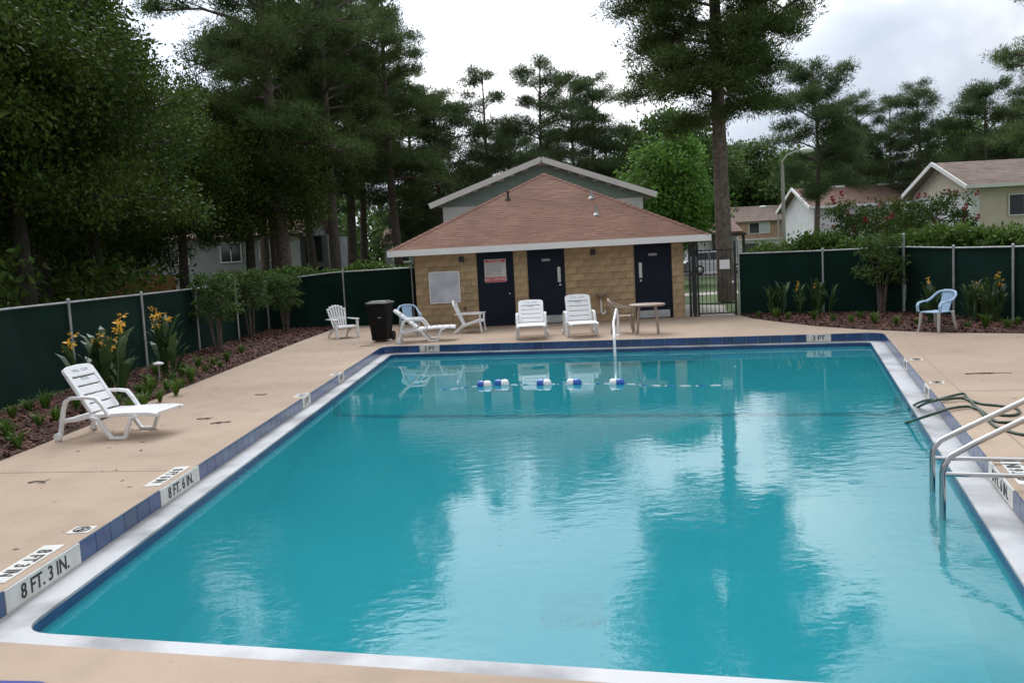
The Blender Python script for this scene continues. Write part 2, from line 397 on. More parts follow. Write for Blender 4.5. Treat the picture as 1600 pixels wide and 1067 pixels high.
# ---- basin
pool = empty('swimming_pool', (0, 0, 0)); tag(pool, kind='structure')
ZL = -.17; ZW = -.25; WL = .27
ringL = pool_path(WL, RAD * .5); ringT = pool_path(.012, RAD); N = len(outer)
mb = MB()      # deck edge coping + wall behind the tiles
for i in range(N):
    j = (i + 1) % N; a, b_ = outer[i], outer[j]; c, d = ringT[i], ringT[j]
    mb.add([(a.x, a.y, -.001), (b_.x, b_.y, -.001), (b_.x, b_.y, ZL - .01), (a.x, a.y, ZL - .01)], [(0, 1, 2, 3)])
mb.build('coping_wall', 'concrete', pool)
mb = MB()      # white gutter ledge
for i in range(N):
    j = (i + 1) % N; a, b_ = outer[i], outer[j]; c, d = ringL[i], ringL[j]
    mb.add([(a.x, a.y, ZL - .012), (b_.x, b_.y, ZL - .012), (d.x, d.y, ZL + .008), (c.x, c.y, ZL + .008), (c.x, c.y, ZL - .02), (d.x, d.y, ZL - .02)], [(0, 1, 2, 3), (3, 2, 5, 4)])
mb.build('gutter_ledge', 'ledge', pool)
ringB = pool_path(WL + .003, RAD * .5)
mb = MB()      # dark tile band at the waterline
for i in range(N):
    j = (i + 1) % N; a, b_ = ringB[i], ringB[j]
    mb.add([(a.x, a.y, ZL - .012), (b_.x, b_.y, ZL - .012), (b_.x, b_.y, ZW - .12), (a.x, a.y, ZW - .12)], [(0, 1, 2, 3)])
mb.build('waterline_band', 'tileband', pool)
# floor and walls as a bilinear patch
ci = offset_poly(WL - .004)
def PW(u, v): return (ci[0] * (1 - v) + ci[3] * v) * (1 - u) + (ci[1] * (1 - v) + ci[2] * v) * u
def depth(u):
    if u > .60: return -1.10 - (1 - u) / .40 * .35
    if u > .28: return -1.45 - (.60 - u) / .32 * 1.3
    return -2.75
NU, NV = 40, 12
mb = MB(); grid = []
for i in range(NU + 1):
    for k in range(NV + 1):
        p = PW(i / NU, k / NV); mb.v.append((p.x, p.y, depth(i / NU)))
for i in range(NU):
    for k in range(NV):
        a = i * (NV + 1) + k; mb.f.append((a, a + 1, a + NV + 2, a + NV + 1))
for v in (0, 1):
    for i in range(NU):
        p, q = PW(i / NU, v), PW((i + 1) / NU, v)
        mb.add([(p.x, p.y, ZW - .05), (q.x, q.y, ZW - .05), (q.x, q.y, depth((i + 1) / NU)), (p.x, p.y, depth(i / NU))], [(0, 1, 2, 3)])
for u in (0, 1):
    p, q = PW(u, 0), PW(u, 1); mb.add([(p.x, p.y, ZW - .05), (q.x, q.y, ZW - .05), (q.x, q.y, depth(u)), (p.x, p.y, depth(u))], [(0, 1, 2, 3)])
mb.build('basin', 'basin', pool)
# dark line across the floor and up the walls where the floor starts to drop
mb = MB(); ul = .585
pp = [PW(ul, k / 12) for k in range(13)]; zz = depth(ul) + .012
P0 = [(pp[0].x + .02, pp[0].y, ZW - .1)] + [(pp[0].x + .03, pp[0].y, zz + .25), (pp[0].x + .12, pp[0].y, zz + .06), (pp[0].x + .3, pp[0].y, zz)] + [(p.x, p.y, zz) for p in pp[1:-1]] + [(pp[-1].x - .25, pp[-1].y, zz), (pp[-1].x - .03, pp[-1].y, zz + .2), (pp[-1].x - .02, pp[-1].y, ZW - .1)]
mb.tube(P0, .085, 6); mb.build('floor_line', 'basinline', pool)
# curved entry steps at the far wall
cst = gp(990, 548, ZW); fd = (ci[2] - ci[1]).normalized(); fn = Vector((fd.y, -fd.x, 0))
t0 = (cst - ci[1]).dot(fd); base = ci[1] + fd * t0
for r_, zt in ((.75, -.48), (1.2, -.72), (1.65, -.96)):
    arc = [base + fd * (r_ * math.cos(R(a))) + fn * (r_ * .85 * math.sin(R(a)) - .02) for a in range(0, 181, 12)]
    s_ = MB().prism([(p.x, p.y) for p in arc], -1.5, zt).build('step', 'basin', pool)
    MB().tube([(p.x, p.y, zt + .005) for p in arc[1:-1]], .13, 6).build('step_edge', 'basinline', s_)
dr = Vector((.42, 7.9, -2.74)); MB().box(dr.x - .28, dr.x + .28, dr.y - .28, dr.y + .28, dr.z, dr.z + .03).build('main_drain', 'galv', pool)
# water
wat = link(bpy.data.objects.new('pool_water', fill_loops([pool_path(WL + .002, RAD * .5)], ZW, 'pool_water', 'water'))); tag(wat, kind='structure')
# ---- tiles, one by one, and depth plaques
TL, TH = .25, .155
tme = MB().box(-TL / 2 + .004, TL / 2 - .004, -TH / 2, TH / 2, 0, .012).mesh('tile', 'tile')
plaques = []      # (edge, pos along edge, length, text, size)
def along(e, px, py):
    a, b_ = CORN[e], CORN[(e + 1) % 4]; p = gp(px, py); return (p - a).dot((b_ - a).normalized())
plaques += [(0, (along(0, 37, 908) + along(0, 115, 856)) / 2, 1.0, '8 FT. 3 IN.', .155), (0, (along(0, 263, 757) + along(0, 303, 733)) / 2, 1.0, '8 FT. 6 IN.', .155),
            (0, along(0, 478, 618), .5, '5 FT', .14), (0, along(0, 533, 583), .5, '4 FT', .14),
            (1, along(1, 674, 538), .5, '3 FT', .15), (1, along(1, 1280, 523), .5, '3 FT', .15),
            (2, along(2, 1412, 562), .5, '4 FT', .14), (2, along(2, 1443, 602), .5, '5 FT', .14), (2, (along(2, 1557, 728) + along(2, 1577, 753)) / 2, 1.0, '8 FT. 6 IN.', .155)]
pm = {}
for ei in range(4):
    a, b_ = CORN[ei], CORN[(ei + 1) % 4]; d = (b_ - a).normalized(); nn = d.cross(Z3); Ltot = (b_ - a).length
    occ = [(p[1] - p[2] / 2, p[1] + p[2] / 2) for p in plaques if p[0] == ei]
    segs = []; x = RAD
    for o0, o1 in sorted(occ): segs.append((x, o0)); x = o1
    segs.append((x, Ltot - RAD))
    for s0, s1 in segs:
        nT = max(1, round((s1 - s0) / TL)); st = (s1 - s0) / nT
        for k in range(nT):
            o = a + d * (s0 + (k + .5) * st) + Vector((0, 0, -TH / 2 - .008))
            m_ = frame(o, d * (st / TL), Z3, nn); place(tme, 'tile', pool, m_)
    for p in plaques:
        if p[0] != ei: continue
        key = p[2]
        if key not in pm: pm[key] = MB().box(-key / 2 + .004, key / 2 - .004, -TH / 2, TH / 2, 0, .014).mesh('depth_plaque', 'plaque')
        o = a + d * p[1] + Vector((0, 0, -TH / 2 - .007))
        pq = place(pm[key], 'depth_plaque', pool, frame(o, d, Z3, nn))
        place(text_mesh(p[3], p[4] * .95, 'ink', .002), 'lettering', pq, Matrix.Translation((0, -.004, .0155)))
    # rounded corner tiles
    for k in range(NARC):
        i0 = ei * (NARC + 1) + k; p, q = outer[i0], outer[i0 + 1]; d2 = (q - p).normalized(); n2_ = d2.cross(Z3)
        place(tme, 'tile', pool, frame((p + q) / 2 + Vector((0, 0, -TH / 2 - .008)), d2 * ((q - p).length / TL * 1.03), Z3, n2_))
# deck plaques: lettering painted on white panels, readable from the deck, and no-diving tiles
def deck_plaque(px, py, txt, ln, edge, hgt=.16):
    a, b_ = CORN[edge], CORN[(edge + 1) % 4]; d = -(b_ - a).normalized(); up = Vector((-d.y, d.x, 0)); o = gp(px, py); o.z = .004
    pq = MB().box(-ln / 2, ln / 2, -hgt / 2, hgt / 2, -.003, .001).build('deck_plaque', 'plaque', pool); pq.matrix_local = frame(o, d, up, Z3)
    place(text_mesh(txt, hgt * .9, 'ink', .003, .001), 'lettering', pq, Matrix.Translation((0, 0, .003)))
def nodive(px, py, edge):
    a, b_ = CORN[edge], CORN[(edge + 1) % 4]; d = -(b_ - a).normalized(); up = Vector((-d.y, d.x, 0)); o = gp(px, py); o.z = .004
    pq = MB().box(-.09, .09, -.09, .09, -.003, .001).build('no_diving_tile', 'plaque', pool); pq.matrix_local = frame(o, d, up, Z3)
    mb = MB()
    ring = [(.062 * math.cos(t), .062 * math.sin(t), .003) for t in np.linspace(0, 2 * math.pi, 25)]
    mb.tube(ring, .005, 4, False); mb.tube([(-.044, .044, .003), (.044, -.044, .003)], .005, 4)
    mb.tube([(-.035, -.01, .003), (.01, .015, .003), (.035, -.02, .003)], .006, 4)
    mb.build('symbol', 'ink', pq)
deck_plaque(40, 880, '8 FT 3 IN', .80, 0); deck_plaque(262, 744, '8 FT 6 IN', .80, 0); deck_plaque(1592, 738, '8 FT 6 IN', .80, 2)
deck_plaque(470, 618, '5 FT', .4, 0); deck_plaque(524, 585, '4 FT', .4, 0)
nodive(128, 828, 0); nodive(1432, 562, 2); nodive(1464, 598, 2)

# ---- mulch beds
def bed(name, poly, z):
    o = link(bpy.data.objects.new(name, fill_loops([poly], z, name, 'mulch'))); tag(o, kind='structure'); return o
LB = [(-5.84, 6), (-5.85, 10), (-5.81, 15), (-5.74, 24), (-5.6, 28.3), (-5.1, 29.15), (-7.95, 29.4), (-8.0, 14), (-7.5, 9), (-7.0, 5)]
RB = [(6.5, 25.3), (6.48, 24.0), (6.72, 22.6), (7.12, 20.9), (7.62, 19.7), (8.22, 18.77), (8.92, 17.93), (9.9, 17.25), (12, 16.25), (14.5, 15.4), (14.5, 18.2), (10.95, 19.3), (10.25, 23.2), (6.7, 25.9)]
bed('mulch_bed', LB, .006); bed('mulch_bed', RB, .006)
def inpoly(x, y, poly):
    c = np.zeros(len(x), bool); j = len(poly) - 1
    for i in range(len(poly)):
        xi, yi = poly[i]; xj, yj = poly[j]
        k = ((yi > y) != (yj > y)) & (x < (xj - xi) * (y - yi) / (yj - yi + 1e-9) + xi); c ^= k; j = i
    return c
rng = np.random.default_rng(3)
def rand_dirs(n_):
    d = rng.normal(size=(n_, 3)); return d / np.linalg.norm(d, axis=1, keepdims=True)
def chips(poly, n_, name):
    xs = [p[0] for p in poly]; ys = [p[1] for p in poly]
    x = rng.uniform(min(xs) - .06, max(xs) + .06, n_ * 3); y = rng.uniform(min(ys), max(ys), n_ * 3); k = inpoly(x, y, poly); x, y = x[k][:n_], y[k][:n_]
    n_ = len(x); c = np.stack([x, y, .012 + rng.uniform(0, .035, n_)], 1)
    a = rng.uniform(0, 6.28, n_); ln = rng.uniform(.03, .075, n_); wd = rng.uniform(.010, .022, n_)
    u = np.stack([np.cos(a), np.sin(a), rng.normal(0, .35, n_)], 1); v = np.stack([-np.sin(a), np.cos(a), rng.normal(0, .4, n_)], 1)
    V = np.stack([c - u * ln[:, None], c + v * wd[:, None], c + u * ln[:, None], c - v * wd[:, None]], 1).reshape(-1, 3)
    o = link(bpy.data.objects.new(name, np_mesh(name, V, 4, 'chip'))); tag(o, 'loose reddish brown bark chips covering the planting bed', 'mulch', kind='stuff')
chips(LB, 16000, 'bark_mulch'); chips(RB, 11000, 'bark_mulch')
# ---- paths, road and car park beyond the gate
def sheet(name, poly, z, m):
    o = link(bpy.data.objects.new(name, fill_loops([poly], z, name, m))); tag(o, kind='structure'); return o
sheet('path', [(5.0, 25.82), (6.45, 25.3), (6.6, 27.5), (7.2, 30), (6.0, 31.5), (5.2, 28)], -.01, 'concrete')
sheet('pavement', [(-40, 37.2), (60, 36.4), (60, 38.6), (-40, 39.4)], -.012, 'concrete')
road = sheet('road', [(-60, 57.8), (90, 57.8), (90, 75), (-60, 75)], -.02, 'asphalt')
MB().box(-60, 90, 57.6, 57.8, -.03, .1).build('kerb', 'concrete', road)

# dry leaf litter blown over the deck
def litter(n_):
    x = np.concatenate([rng.uniform(-5.7, -3.5, n_), rng.uniform(-5.5, 6.3, n_ // 2), rng.uniform(4.5, 11, n_ // 2)]); y = np.concatenate([6 + 22 * rng.random(n_), rng.uniform(21.8, 25.4, n_ // 2), rng.uniform(4, 17, n_ // 2)])
    k = inpoly(x, y, DECK) & ~inpoly(x, y, [(p.x, p.y) for p in pool_path(-.05, RAD)]); x, y = x[k], y[k]; n2 = len(x)
    c = np.stack([x, y, np.full(n2, .006)], 1); a = rng.uniform(0, 6.28, n2); ln = rng.uniform(.012, .04, n2)
    u = np.stack([np.cos(a), np.sin(a), rng.uniform(-.1, .25, n2)], 1); v = np.stack([-np.sin(a), np.cos(a), rng.uniform(-.2, .2, n2)], 1)
    V = np.stack([c - u * ln[:, None], c + v * ln[:, None] * .35, c + u * ln[:, None], c - v * ln[:, None] * .35], 1).reshape(-1, 3)
    o = link(bpy.data.objects.new('leaf_litter', np_mesh('leaf_litter', V, 4, 'chip'))); tag(o, 'scattered dry leaf scraps blown over the pool deck', 'litter', kind='stuff')
litter(150)
# ------------------------------------------------------------------ pool house
W0 = Vector((-2.70, 26.0, 0)); W1 = Vector((5.02, 25.68, 0)); WANG = math.atan2(W1.y - W0.y, W1.x - W0.x); WLEN = (W1 - W0).length
ph = empty('pool_house', W0, WANG); tag(ph, 'low tan block pool house with brown hipped shingle roof and three navy doors', 'pool house')
wd_ = (W1 - W0).normalized(); wn_ = Vector((wd_.y, -wd_.x, 0))
def wallpt(px, py):      # pixel -> (x, z) on the front wall
    d = ray(px, py); o = Vector((0, 0, H_CAM)); t = (W0 - o).dot(wn_) / d.dot(wn_); p = o + d * t
    return (p - W0).dot(wd_), p.z
WH = 2.18; WDEP = 10.0
doors = []
for (xl, yt, xr, yb) in ((746, 393, 804, 510), (825, 389, 883, 503), (992, 381, 1049, 495)):
    x0, z1 = wallpt(xl, yt); x1, z0 = wallpt(xr, yb); doors.append((x0 + .02, x1, 0.0, min(2.1, z1 if z1 > 1.9 else 2.08)))
mb = MB(); mb.box(.0, WLEN, .024, .1, 0, WH); mb.box(0, .2, .1, WDEP, 0, WH); mb.box(WLEN - .2, WLEN, .1, WDEP, 0, WH); mb.box(.2, WLEN - .2, WDEP - .2, WDEP, 0, WH)
wl = mb.build('wall', 'mortar', ph)
bl_me = {}
RH = .2; rows = 11
for r_ in range(rows):
    z0 = r_ * RH; z1 = min(z0 + RH, WH)
    if z1 - z0 < .05: continue
    x = 0 if r_ % 2 == 0 else -.2
    cuts = []
    while x < WLEN:
        xa, xb = max(0, x), min(WLEN, x + .405); x += .405
        spans = [(xa, xb)]
        for (dx0, dx1, dz0, dz1) in doors:
            if z0 < dz1 - .08:
                ns = []
                for (p, q) in spans:
                    if q <= dx0 - .06 or p >= dx1 + .06: ns.append((p, q))
                    else:
                        if p < dx0 - .06: ns.append((p, dx0 - .06))
                        if q > dx1 + .06: ns.append((dx1 + .06, q))
                spans = ns
        for (p, q) in spans:
            if q - p < .05: continue
            ln = round(q - p, 2); hh = round(z1 - z0, 2)
            if (ln, hh) not in bl_me:
                bl_me[(ln, hh)] = MB().box(-ln / 2 + .005, ln / 2 - .005, -.036, .02, -hh / 2 + .005, hh / 2 - .005).mesh('block', 'block')
            o = place(bl_me[(ln, hh)], 'block', wl, Matrix.Translation(((p + q) / 2, .04 + random.uniform(-.0015, .0015), (z0 + z1) / 2)))
for i, (x0, x1, z0, z1) in enumerate(doors):
    dd = MB().box(x0, x1, -.004, .05, .015, z1).build('door', 'door_navy', ph, bevel=.006)
    fr_ = MB(); fr_.box(x0 - .055, x0 - .003, -.012, .055, 0, z1 + .05); fr_.box(x1 + .003, x1 + .055, -.012, .055, 0, z1 + .05); fr_.box(x0 - .003, x1 + .003, -.012, .055, z1 + .003, z1 + .05)
    fr_.build('frame', 'door_navy', dd)
    if i == 0:
        MB().lathe([(.012, 0), (.012, .03), (.03, .035), (.034, .055), (.02, .07)], 12).build('knob', 'steel', dd, smooth=True).matrix_local = Matrix.Translation((x1 - .09, 0, .93)) @ Matrix.Rotation(R(90), 4, 'X')
    else:
        xs = x1 - .11 if i == 1 else x0 + .11
        MB().box(xs - .045, xs + .045, -.008, 0, 1.18, 1.62).build('push_plate', 'steel', dd, bevel=.003)
        MB().lathe([(.03, 0), (.03, .012), (.012, .02)], 10).build('lock', 'steel', dd).matrix_local = Matrix.Translation((xs + (.02 if i == 1 else -.0), 0, 1.1)) @ Matrix.Rotation(R(90), 4, 'X')
        MB().box(x0 + .03, x1 - .03, -.008, 0, .03, .24).build('kick_plate', 'galv', dd)
        MB().box((x0 + x1) / 2 - .12, (x0 + x1) / 2 + .12, -.012, 0, 1.80, 1.87).build('name_plate', 'sign_grey', dd)
# wall vents
for (px, py) in ((721, 405), (926, 394)):
    x, z = wallpt(px, py); v = MB().box(x - .07, x + .07, -.05, .02, z - .08, z + .08).build('vent_box', 'black_iron', ph)
# roof
EX0, EX1, EY0, EY1, EZ = -.64, WLEN + .66, -.62, 12.0, 2.30
hw = (EX1 - EX0) / 2; cxr = (EX0 + EX1) / 2; AZ = 4.62
A1 = Vector((cxr, EY0 + hw, AZ)); A2 = Vector((cxr, EY1 - hw, AZ)) if EY1 - hw > EY0 + hw + .2 else Vector((cxr, EY0 + hw + 3, AZ))
EYB = A2.y + hw
c1, c2, c3, c4 = Vector((EX0, EY0, EZ)), Vector((EX1, EY0, EZ)), Vector((EX1, EYB, EZ)), Vector((EX0, EYB, EZ))
mb = MB(); mb.add([c1, c2, c3, c4, A1, A2], [(0, 1, 4), (1, 2, 5, 4), (2, 3, 5), (3, 0, 4, 5), (0, 3, 2, 1)])
rf_ = mb.build('roof', 'shingle', ph)
def shingle_face(P0, P1, T0, T1, expo, tab, lift, name, m, parent):
    """eave P0->P1, top T0->T1 (may coincide); rows of tabs as small lifted plates"""
    V = []; sl = (((T0 + T1) / 2) - ((P0 + P1) / 2)).length; nrow = int(sl / expo); nrm = (P1 - P0).cross(T0 - P0).normalized()
    if nrm.z < 0: nrm = -nrm
    for r_ in range(nrow):
        t0 = r_ / nrow; t1 = min(1, (r_ + 1.25) / nrow)
        L0, R0 = P0.lerp(T0, t0), P1.lerp(T1, t0); L1, R1 = P0.lerp(T0, t1), P1.lerp(T1, t1)
        ln = (R0 - L0).length; d = (P1 - P0).normalized(); up = (L1 - L0); up = up - d * up.dot(d)
        a = -random.random() * tab
        while a < ln:
            w_ = tab * random.uniform(.8, 1.2); xa, xb = max(0, a), min(ln, a + w_ - .008); a += w_
            # top edge limits
            l1 = (L1 - L0).dot(d); r1 = (R1 - L0).dot(d)
            ta, tb = max(xa, l1), min(xb, r1)
            if xb - xa < .02: continue
            if tb < ta: ta = tb = min(max((xa + xb) / 2, l1), r1)
            lf = nrm * (lift + random.uniform(-.003, .004)); lo = nrm * .004
            p = [L0 + d * xa + lf, L0 + d * xb + lf, L0 + d * tb + up + lo, L0 + d * ta + up + lo]
            V += [tuple(q) for q in p]
            q0, q1 = L0 + d * xa, L0 + d * xb
            V += [tuple(q0 + lo * 0), tuple(q1 + lo * 0), tuple(q1 + lf), tuple(q0 + lf)]
    o = place(np_mesh(name, V, 4, m), name, parent); tag(o, kind='stuff'); return o
shingle_face(c1, c2, A1, A1, .135, .32, .008, 'shingles', 'shingle', rf_)
shingle_face(c2, c3, A1, A2, .135, .32, .008, 'shingles', 'shingle', rf_)
shingle_face(c4, c1, A2, A1, .135, .32, .008, 'shingles', 'shingle', rf_)
mb = MB()
for a, b_ in ((c1, A1), (c2, A1), (A1, A2)):
    n_ = 30
    for k in range(n_):
        p, q = a.lerp(b_, k / n_), a.lerp(b_, (k + 1.15) / n_); d = (q - p).normalized(); s_ = d.cross(Z3).normalized() * .1; u = Vector((0, 0, .022 + .012)); dn = Vector((0, 0, -.045))
        mb.add([p + u + s_ + dn, p + u, p + u - s_ + dn, q + u * .6 + s_ + dn, q + u * .6, q + u * .6 - s_ + dn], [(0, 1, 4, 3), (1, 2, 5, 4)])
hc = mb.build('hip_caps', 'shingle', rf_); tag(hc, kind='stuff')
mb = MB(); mb.box(EX0 - .02, EX1 + .02, EY0 - .03, EY0, EZ - .16, EZ + .015); mb.build('fascia', 'white_trim', ph)
mb = MB(); mb.box(EX0 - .03, EX0, EY0, EYB, EZ - .16, EZ + .015); mb.build('fascia', 'white_trim', ph)
mb = MB(); mb.box(EX1, EX1 + .03, EY0, EYB, EZ - .16, EZ + .015); mb.build('fascia', 'white_trim', ph)
MB().box(EX0, EX1, EY0, EYB, EZ - .13, EZ - .10).build('soffit', 'white_trim', ph)
def onroof(px, py):     # pixel -> local point on front roof face
    a, b_, c_ = [W0 + Matrix.Rotation(WANG, 3, 'Z') @ v for v in (c1, c2, A1)]
    nn = (b_ - a).cross(c_ - a); d = ray(px, py); o = Vector((0, 0, H_CAM)); t = (a - o).dot(nn) / d.dot(nn); p = o + d * t - W0
    return Matrix.Rotation(-WANG, 3, 'Z') @ p
for (px, py, h_, m_) in ((794, 312, .22, 'bark_dark'), (924, 309, .16, 'galv'), (932, 335, .2, 'galv')):
    p = onroof(px, py); v = MB().tube([(p.x, p.y, p.z - .05), (p.x, p.y, p.z + h_)], .035, 10).build('vent_pipe', m_, rf_)
    MB().tube([(p.x, p.y, p.z + h_), (p.x, p.y, p.z + h_ + .03)], .055, 10).build('cap', m_, v)
    MB().tube([(p.x, p.y, p.z - .03), (p.x, p.y, p.z + .05)], [.12, .045], 10).build('flashing', m_, v)
# things on the wall
def wall_thing(name, px, py, label, cat):
    x, z = wallpt(px, py); o = empty(name, W0 + wd_ * x + wn_ * .0 + Z3 * z, WANG); return tag(o, label, cat)
x0, z1 = wallpt(669, 425); x1, z0 = wallpt(720, 472)
t = wall_thing('notice_board', 695, 449, 'blank weathered whitish notice board fixed to the tan block wall', 'board')
bw, bh = (x1 - x0) / 2, (z1 - z0) / 2
def rrect(w_, h_, r_, n_=4):
    out = []
    for cx_, cy_, a0 in ((w_ - r_, h_ - r_, 0), (-w_ + r_, h_ - r_, 90), (-w_ + r_, -h_ + r_, 180), (w_ - r_, -h_ + r_, 270)):
        for k in range(n_ + 1): a = R(a0 + 90 * k / n_); out.append((cx_ + r_ * math.cos(a), cy_ + r_ * math.sin(a)))
    return out
XZ = Matrix.Rotation(R(90), 4, 'X')     # local xy plane -> xz plane facing -y
o = MB().prism(rrect(bw, bh, .05), .02, .05).build('frame', 'white_trim', t); o.matrix_local = XZ
o = MB().prism(rrect(bw - .03, bh - .03, .03), .05, .056).build('panel', 'wboard', t); o.matrix_local = XZ
t = wall_thing('pool_rules_sign', 774, 423, 'white pool rules sign with red no diving bar on navy door', 'sign')
sw, sh = .31, .33
o = MB().prism(rrect(sw, sh, .02), .004, .010).build('panel', 'plaque', t); o.matrix_local = XZ
o2 = MB().box(-sw + .02, sw - .02, sh - .085, sh - .02, .0105, .0125).build('heading_bar', 'sign_red', o)
place(text_mesh('POOL RULES', .06, 'plaque', .001), 'lettering', o, Matrix.Translation((0, sh - .053, .0145)))
MB().box(-sw + .01, sw - .01, -sh + .01, -sh + .15, .0105, .0125).build('warning_bar', 'sign_red', o)
place(text_mesh('NO DIVING', .125, 'plaque', .002), 'lettering', o, Matrix.Translation((0, -sh + .08, .0145)))
mb = MB()
for k in range(10):
    zz = sh - .12 - k * .036; mb.box(-sw + .04, sw - .04 - random.uniform(0, .15), zz - .009, zz + .006, .0105, .0118)
mb.build('small_print', 'sign_grey', o)
t = wall_thing('drinking_fountain', 938, 461, 'small steel wall mounted drinking fountain with white drain pipe', 'fountain')
MB().lathe([(.05, -.12), (.12, -.07), (.17, .0), (.175, .02), (.15, .02), (.10, -.04), (.02, -.06)], 18, (0, -.18)).build('basin', 'steel', t, smooth=True)
MB().box(-.09, .09, -.06, .035, -.10, .0).build('bracket', 'steel', t)
MB().tube([(0, -.17, -.11), (0, -.17, -.45), (.02, -.17, -.52), (.07, -.17, -.54), (.11, -.17, -.50), (.11, -.15, -.44)], .022, 10).build('drain_pipe', 'white_paint', t, smooth=True)
MB().tube([(.09, -.2, .02), (.09, -.2, .06), (.06, -.2, .08)], .01, 8).build('spout', 'steel', t)
t = wall_thing('wall_tap', 727, 483, 'small dark hose tap low on the tan wall beside the first door', 'tap')
MB().tube([(0, .02, 0), (0, -.07, 0), (0, -.09, -.05)], .018, 8).build('spout', 'black_iron', t)
MB().tube([(0, -.05, .01), (0, -.05, .05)], [.012, .035], 8).build('handle', 'black_iron', t)

# ------------------------------------------------------------------ other buildings
def gable_house(name, label, x0, x1, y0, y1, zw, zr, wallm, roofm, ridge='x', over=.4, loc=(0, 0, 0)):
    h = empty(name, loc); tag(h, label, 'building')
    MB().box(x0, x1, y0, y1, 0, zw).build('wall', wallm, h)
    if ridge == 'x':
        ym = (y0 + y1) / 2
        a, b_, c_, d_ = Vector((x0 - over, y0 - over, zw)), Vector((x1 + over, y0 - over, zw)), Vector((x1 + over, y1 + over, zw)), Vector((x0 - over, y1 + over, zw))
        r0, r1 = Vector((x0 - over, ym, zr)), Vector((x1 + over, ym, zr)); fl = ((a, b_, r1, r0), (c_, d_, r0, r1))
        gab = [[(x0, y0, zw), (x0, y1, zw), (x0, ym, zr - .12)], [(x1, y1, zw), (x1, y0, zw), (x1, ym, zr - .12)]]
    else:
        xm = (x0 + x1) / 2
        a, b_, c_, d_ = Vector((x0 - over, y0 - over, zw)), Vector((x1 + over, y0 - over, zw)), Vector((x1 + over, y1 + over, zw)), Vector((x0 - over, y1 + over, zw))
        r0, r1 = Vector((xm, y0 - over, zr)), Vector((xm, y1 + over, zr)); fl = ((d_, a, r0, r1), (b_, c_, r1, r0))
        gab = [[(x0, y0, zw), (x1, y0, zw), (xm, y0, zr - .12)], [(x1, y1, zw), (x0, y1, zw), (xm, y1, zr - .12)]]
    mb = MB(); th = Vector((0, 0, .16)); dz = Vector((0, 0, -.2 * (zr - zw) / 4))
    for q in fl:
        q = [p + Vector((0, 0, .02)) for p in q]
        mb.add(list(q) + [p - th for p in q], [(0, 1, 2, 3), (7, 6, 5, 4), (0, 4, 5, 1), (1, 5, 6, 2), (3, 7, 4, 0), (2, 6, 7, 3)])
    rr = mb.build('roof', roofm, h)
    for q in fl:
        shingle_face(q[0] + Vector((0, 0, .025)), q[1] + Vector((0, 0, .025)), q[3] + Vector((0, 0, .025)), q[2] + Vector((0, 0, .025)), .3, .6, .015, 'shingles', roofm, rr)
    for g in gab:
        MB().add  # noqa
        m2 = MB(); m2.add(g, [(0, 1, 2)]); m2.build('gable', wallm, h)
    return h, fl
def trim_bar(p, q, wd2, ht, name, m, parent):
    p, q = Vector(p), Vector(q); d = (q - p).normalized(); s_ = d.cross(Z3).normalized() * wd2 / 2; u = s_.cross(d).normalized() * ht / 2
    if u.z < 0: u = -u
    mb = MB(); mb.add([p - s_ - u, p + s_ - u, p + s_ + u, p - s_ + u, q - s_ - u, q + s_ - u, q + s_ + u, q - s_ + u], [(0, 1, 2, 3), (7, 6, 5, 4), (0, 4, 5, 1), (1, 5, 6, 2), (2, 6, 7, 3), (3, 7, 4, 0)])
    return mb.build(name, m, parent)
def siding(P, Q, z0f, z1f, step, name, m, parent, nrm):
    """lapped boards between P and Q (xy), clipped by z1f(x along 0..1)"""
    P, Q = Vector((*P, 0)), Vector((*Q, 0)); mb = MB(); z = z0f; nrm = Vector(nrm); L = (Q - P).length
    while True:
        # board spans t range where top function above z
        ts = [t for t in np.linspace(0, 1, 81) if z1f(t) > z + step * .6]
        if not ts: break
        a, b_ = P.lerp(Q, ts[0]), P.lerp(Q, ts[-1])
        lo = nrm * .03; hi = nrm * .006
        o = MB(); o.add([a + Z3 * z + lo, b_ + Z3 * z + lo, b_ + Z3 * (z + step) + hi, a + Z3 * (z + step) + hi, a + Z3 * z, b_ + Z3 * z], [(0, 1, 2, 3), (4, 5, 1, 0)])
        o.build(name, m, parent); z += step
        if z > 12: break
def window(parent, x0, x1, y, z0, z1, axis='y', cur=True):
    t_ = .06
    fr2 = MB()
    fr2.box(x0 - .07, x0, y - t_, y + .02, z0 - .07, z1 + .07); fr2.box(x1, x1 + .07, y - t_, y + .02, z0 - .07, z1 + .07)
    fr2.box(x0, x1, y - t_, y + .02, z1, z1 + .07); fr2.box(x0, x1, y - t_, y + .02, z0 - .07, z0); fr2.box((x0 + x1) / 2 - .025, (x0 + x1) / 2 + .025, y - t_ + .01, y + .02, z0, z1)
    f_ = fr2.build('window', 'white_trim', parent)
    MB().box(x0, (x0 + x1) / 2 - .025, y - .03, y - .012, z0, z1).build('pane', 'glass_dark', f_)
    MB().box((x0 + x1) / 2 + .025, x1, y - .03, y - .012, z0, z1).build('pane', 'curtain' if cur else 'glass_dark', f_)
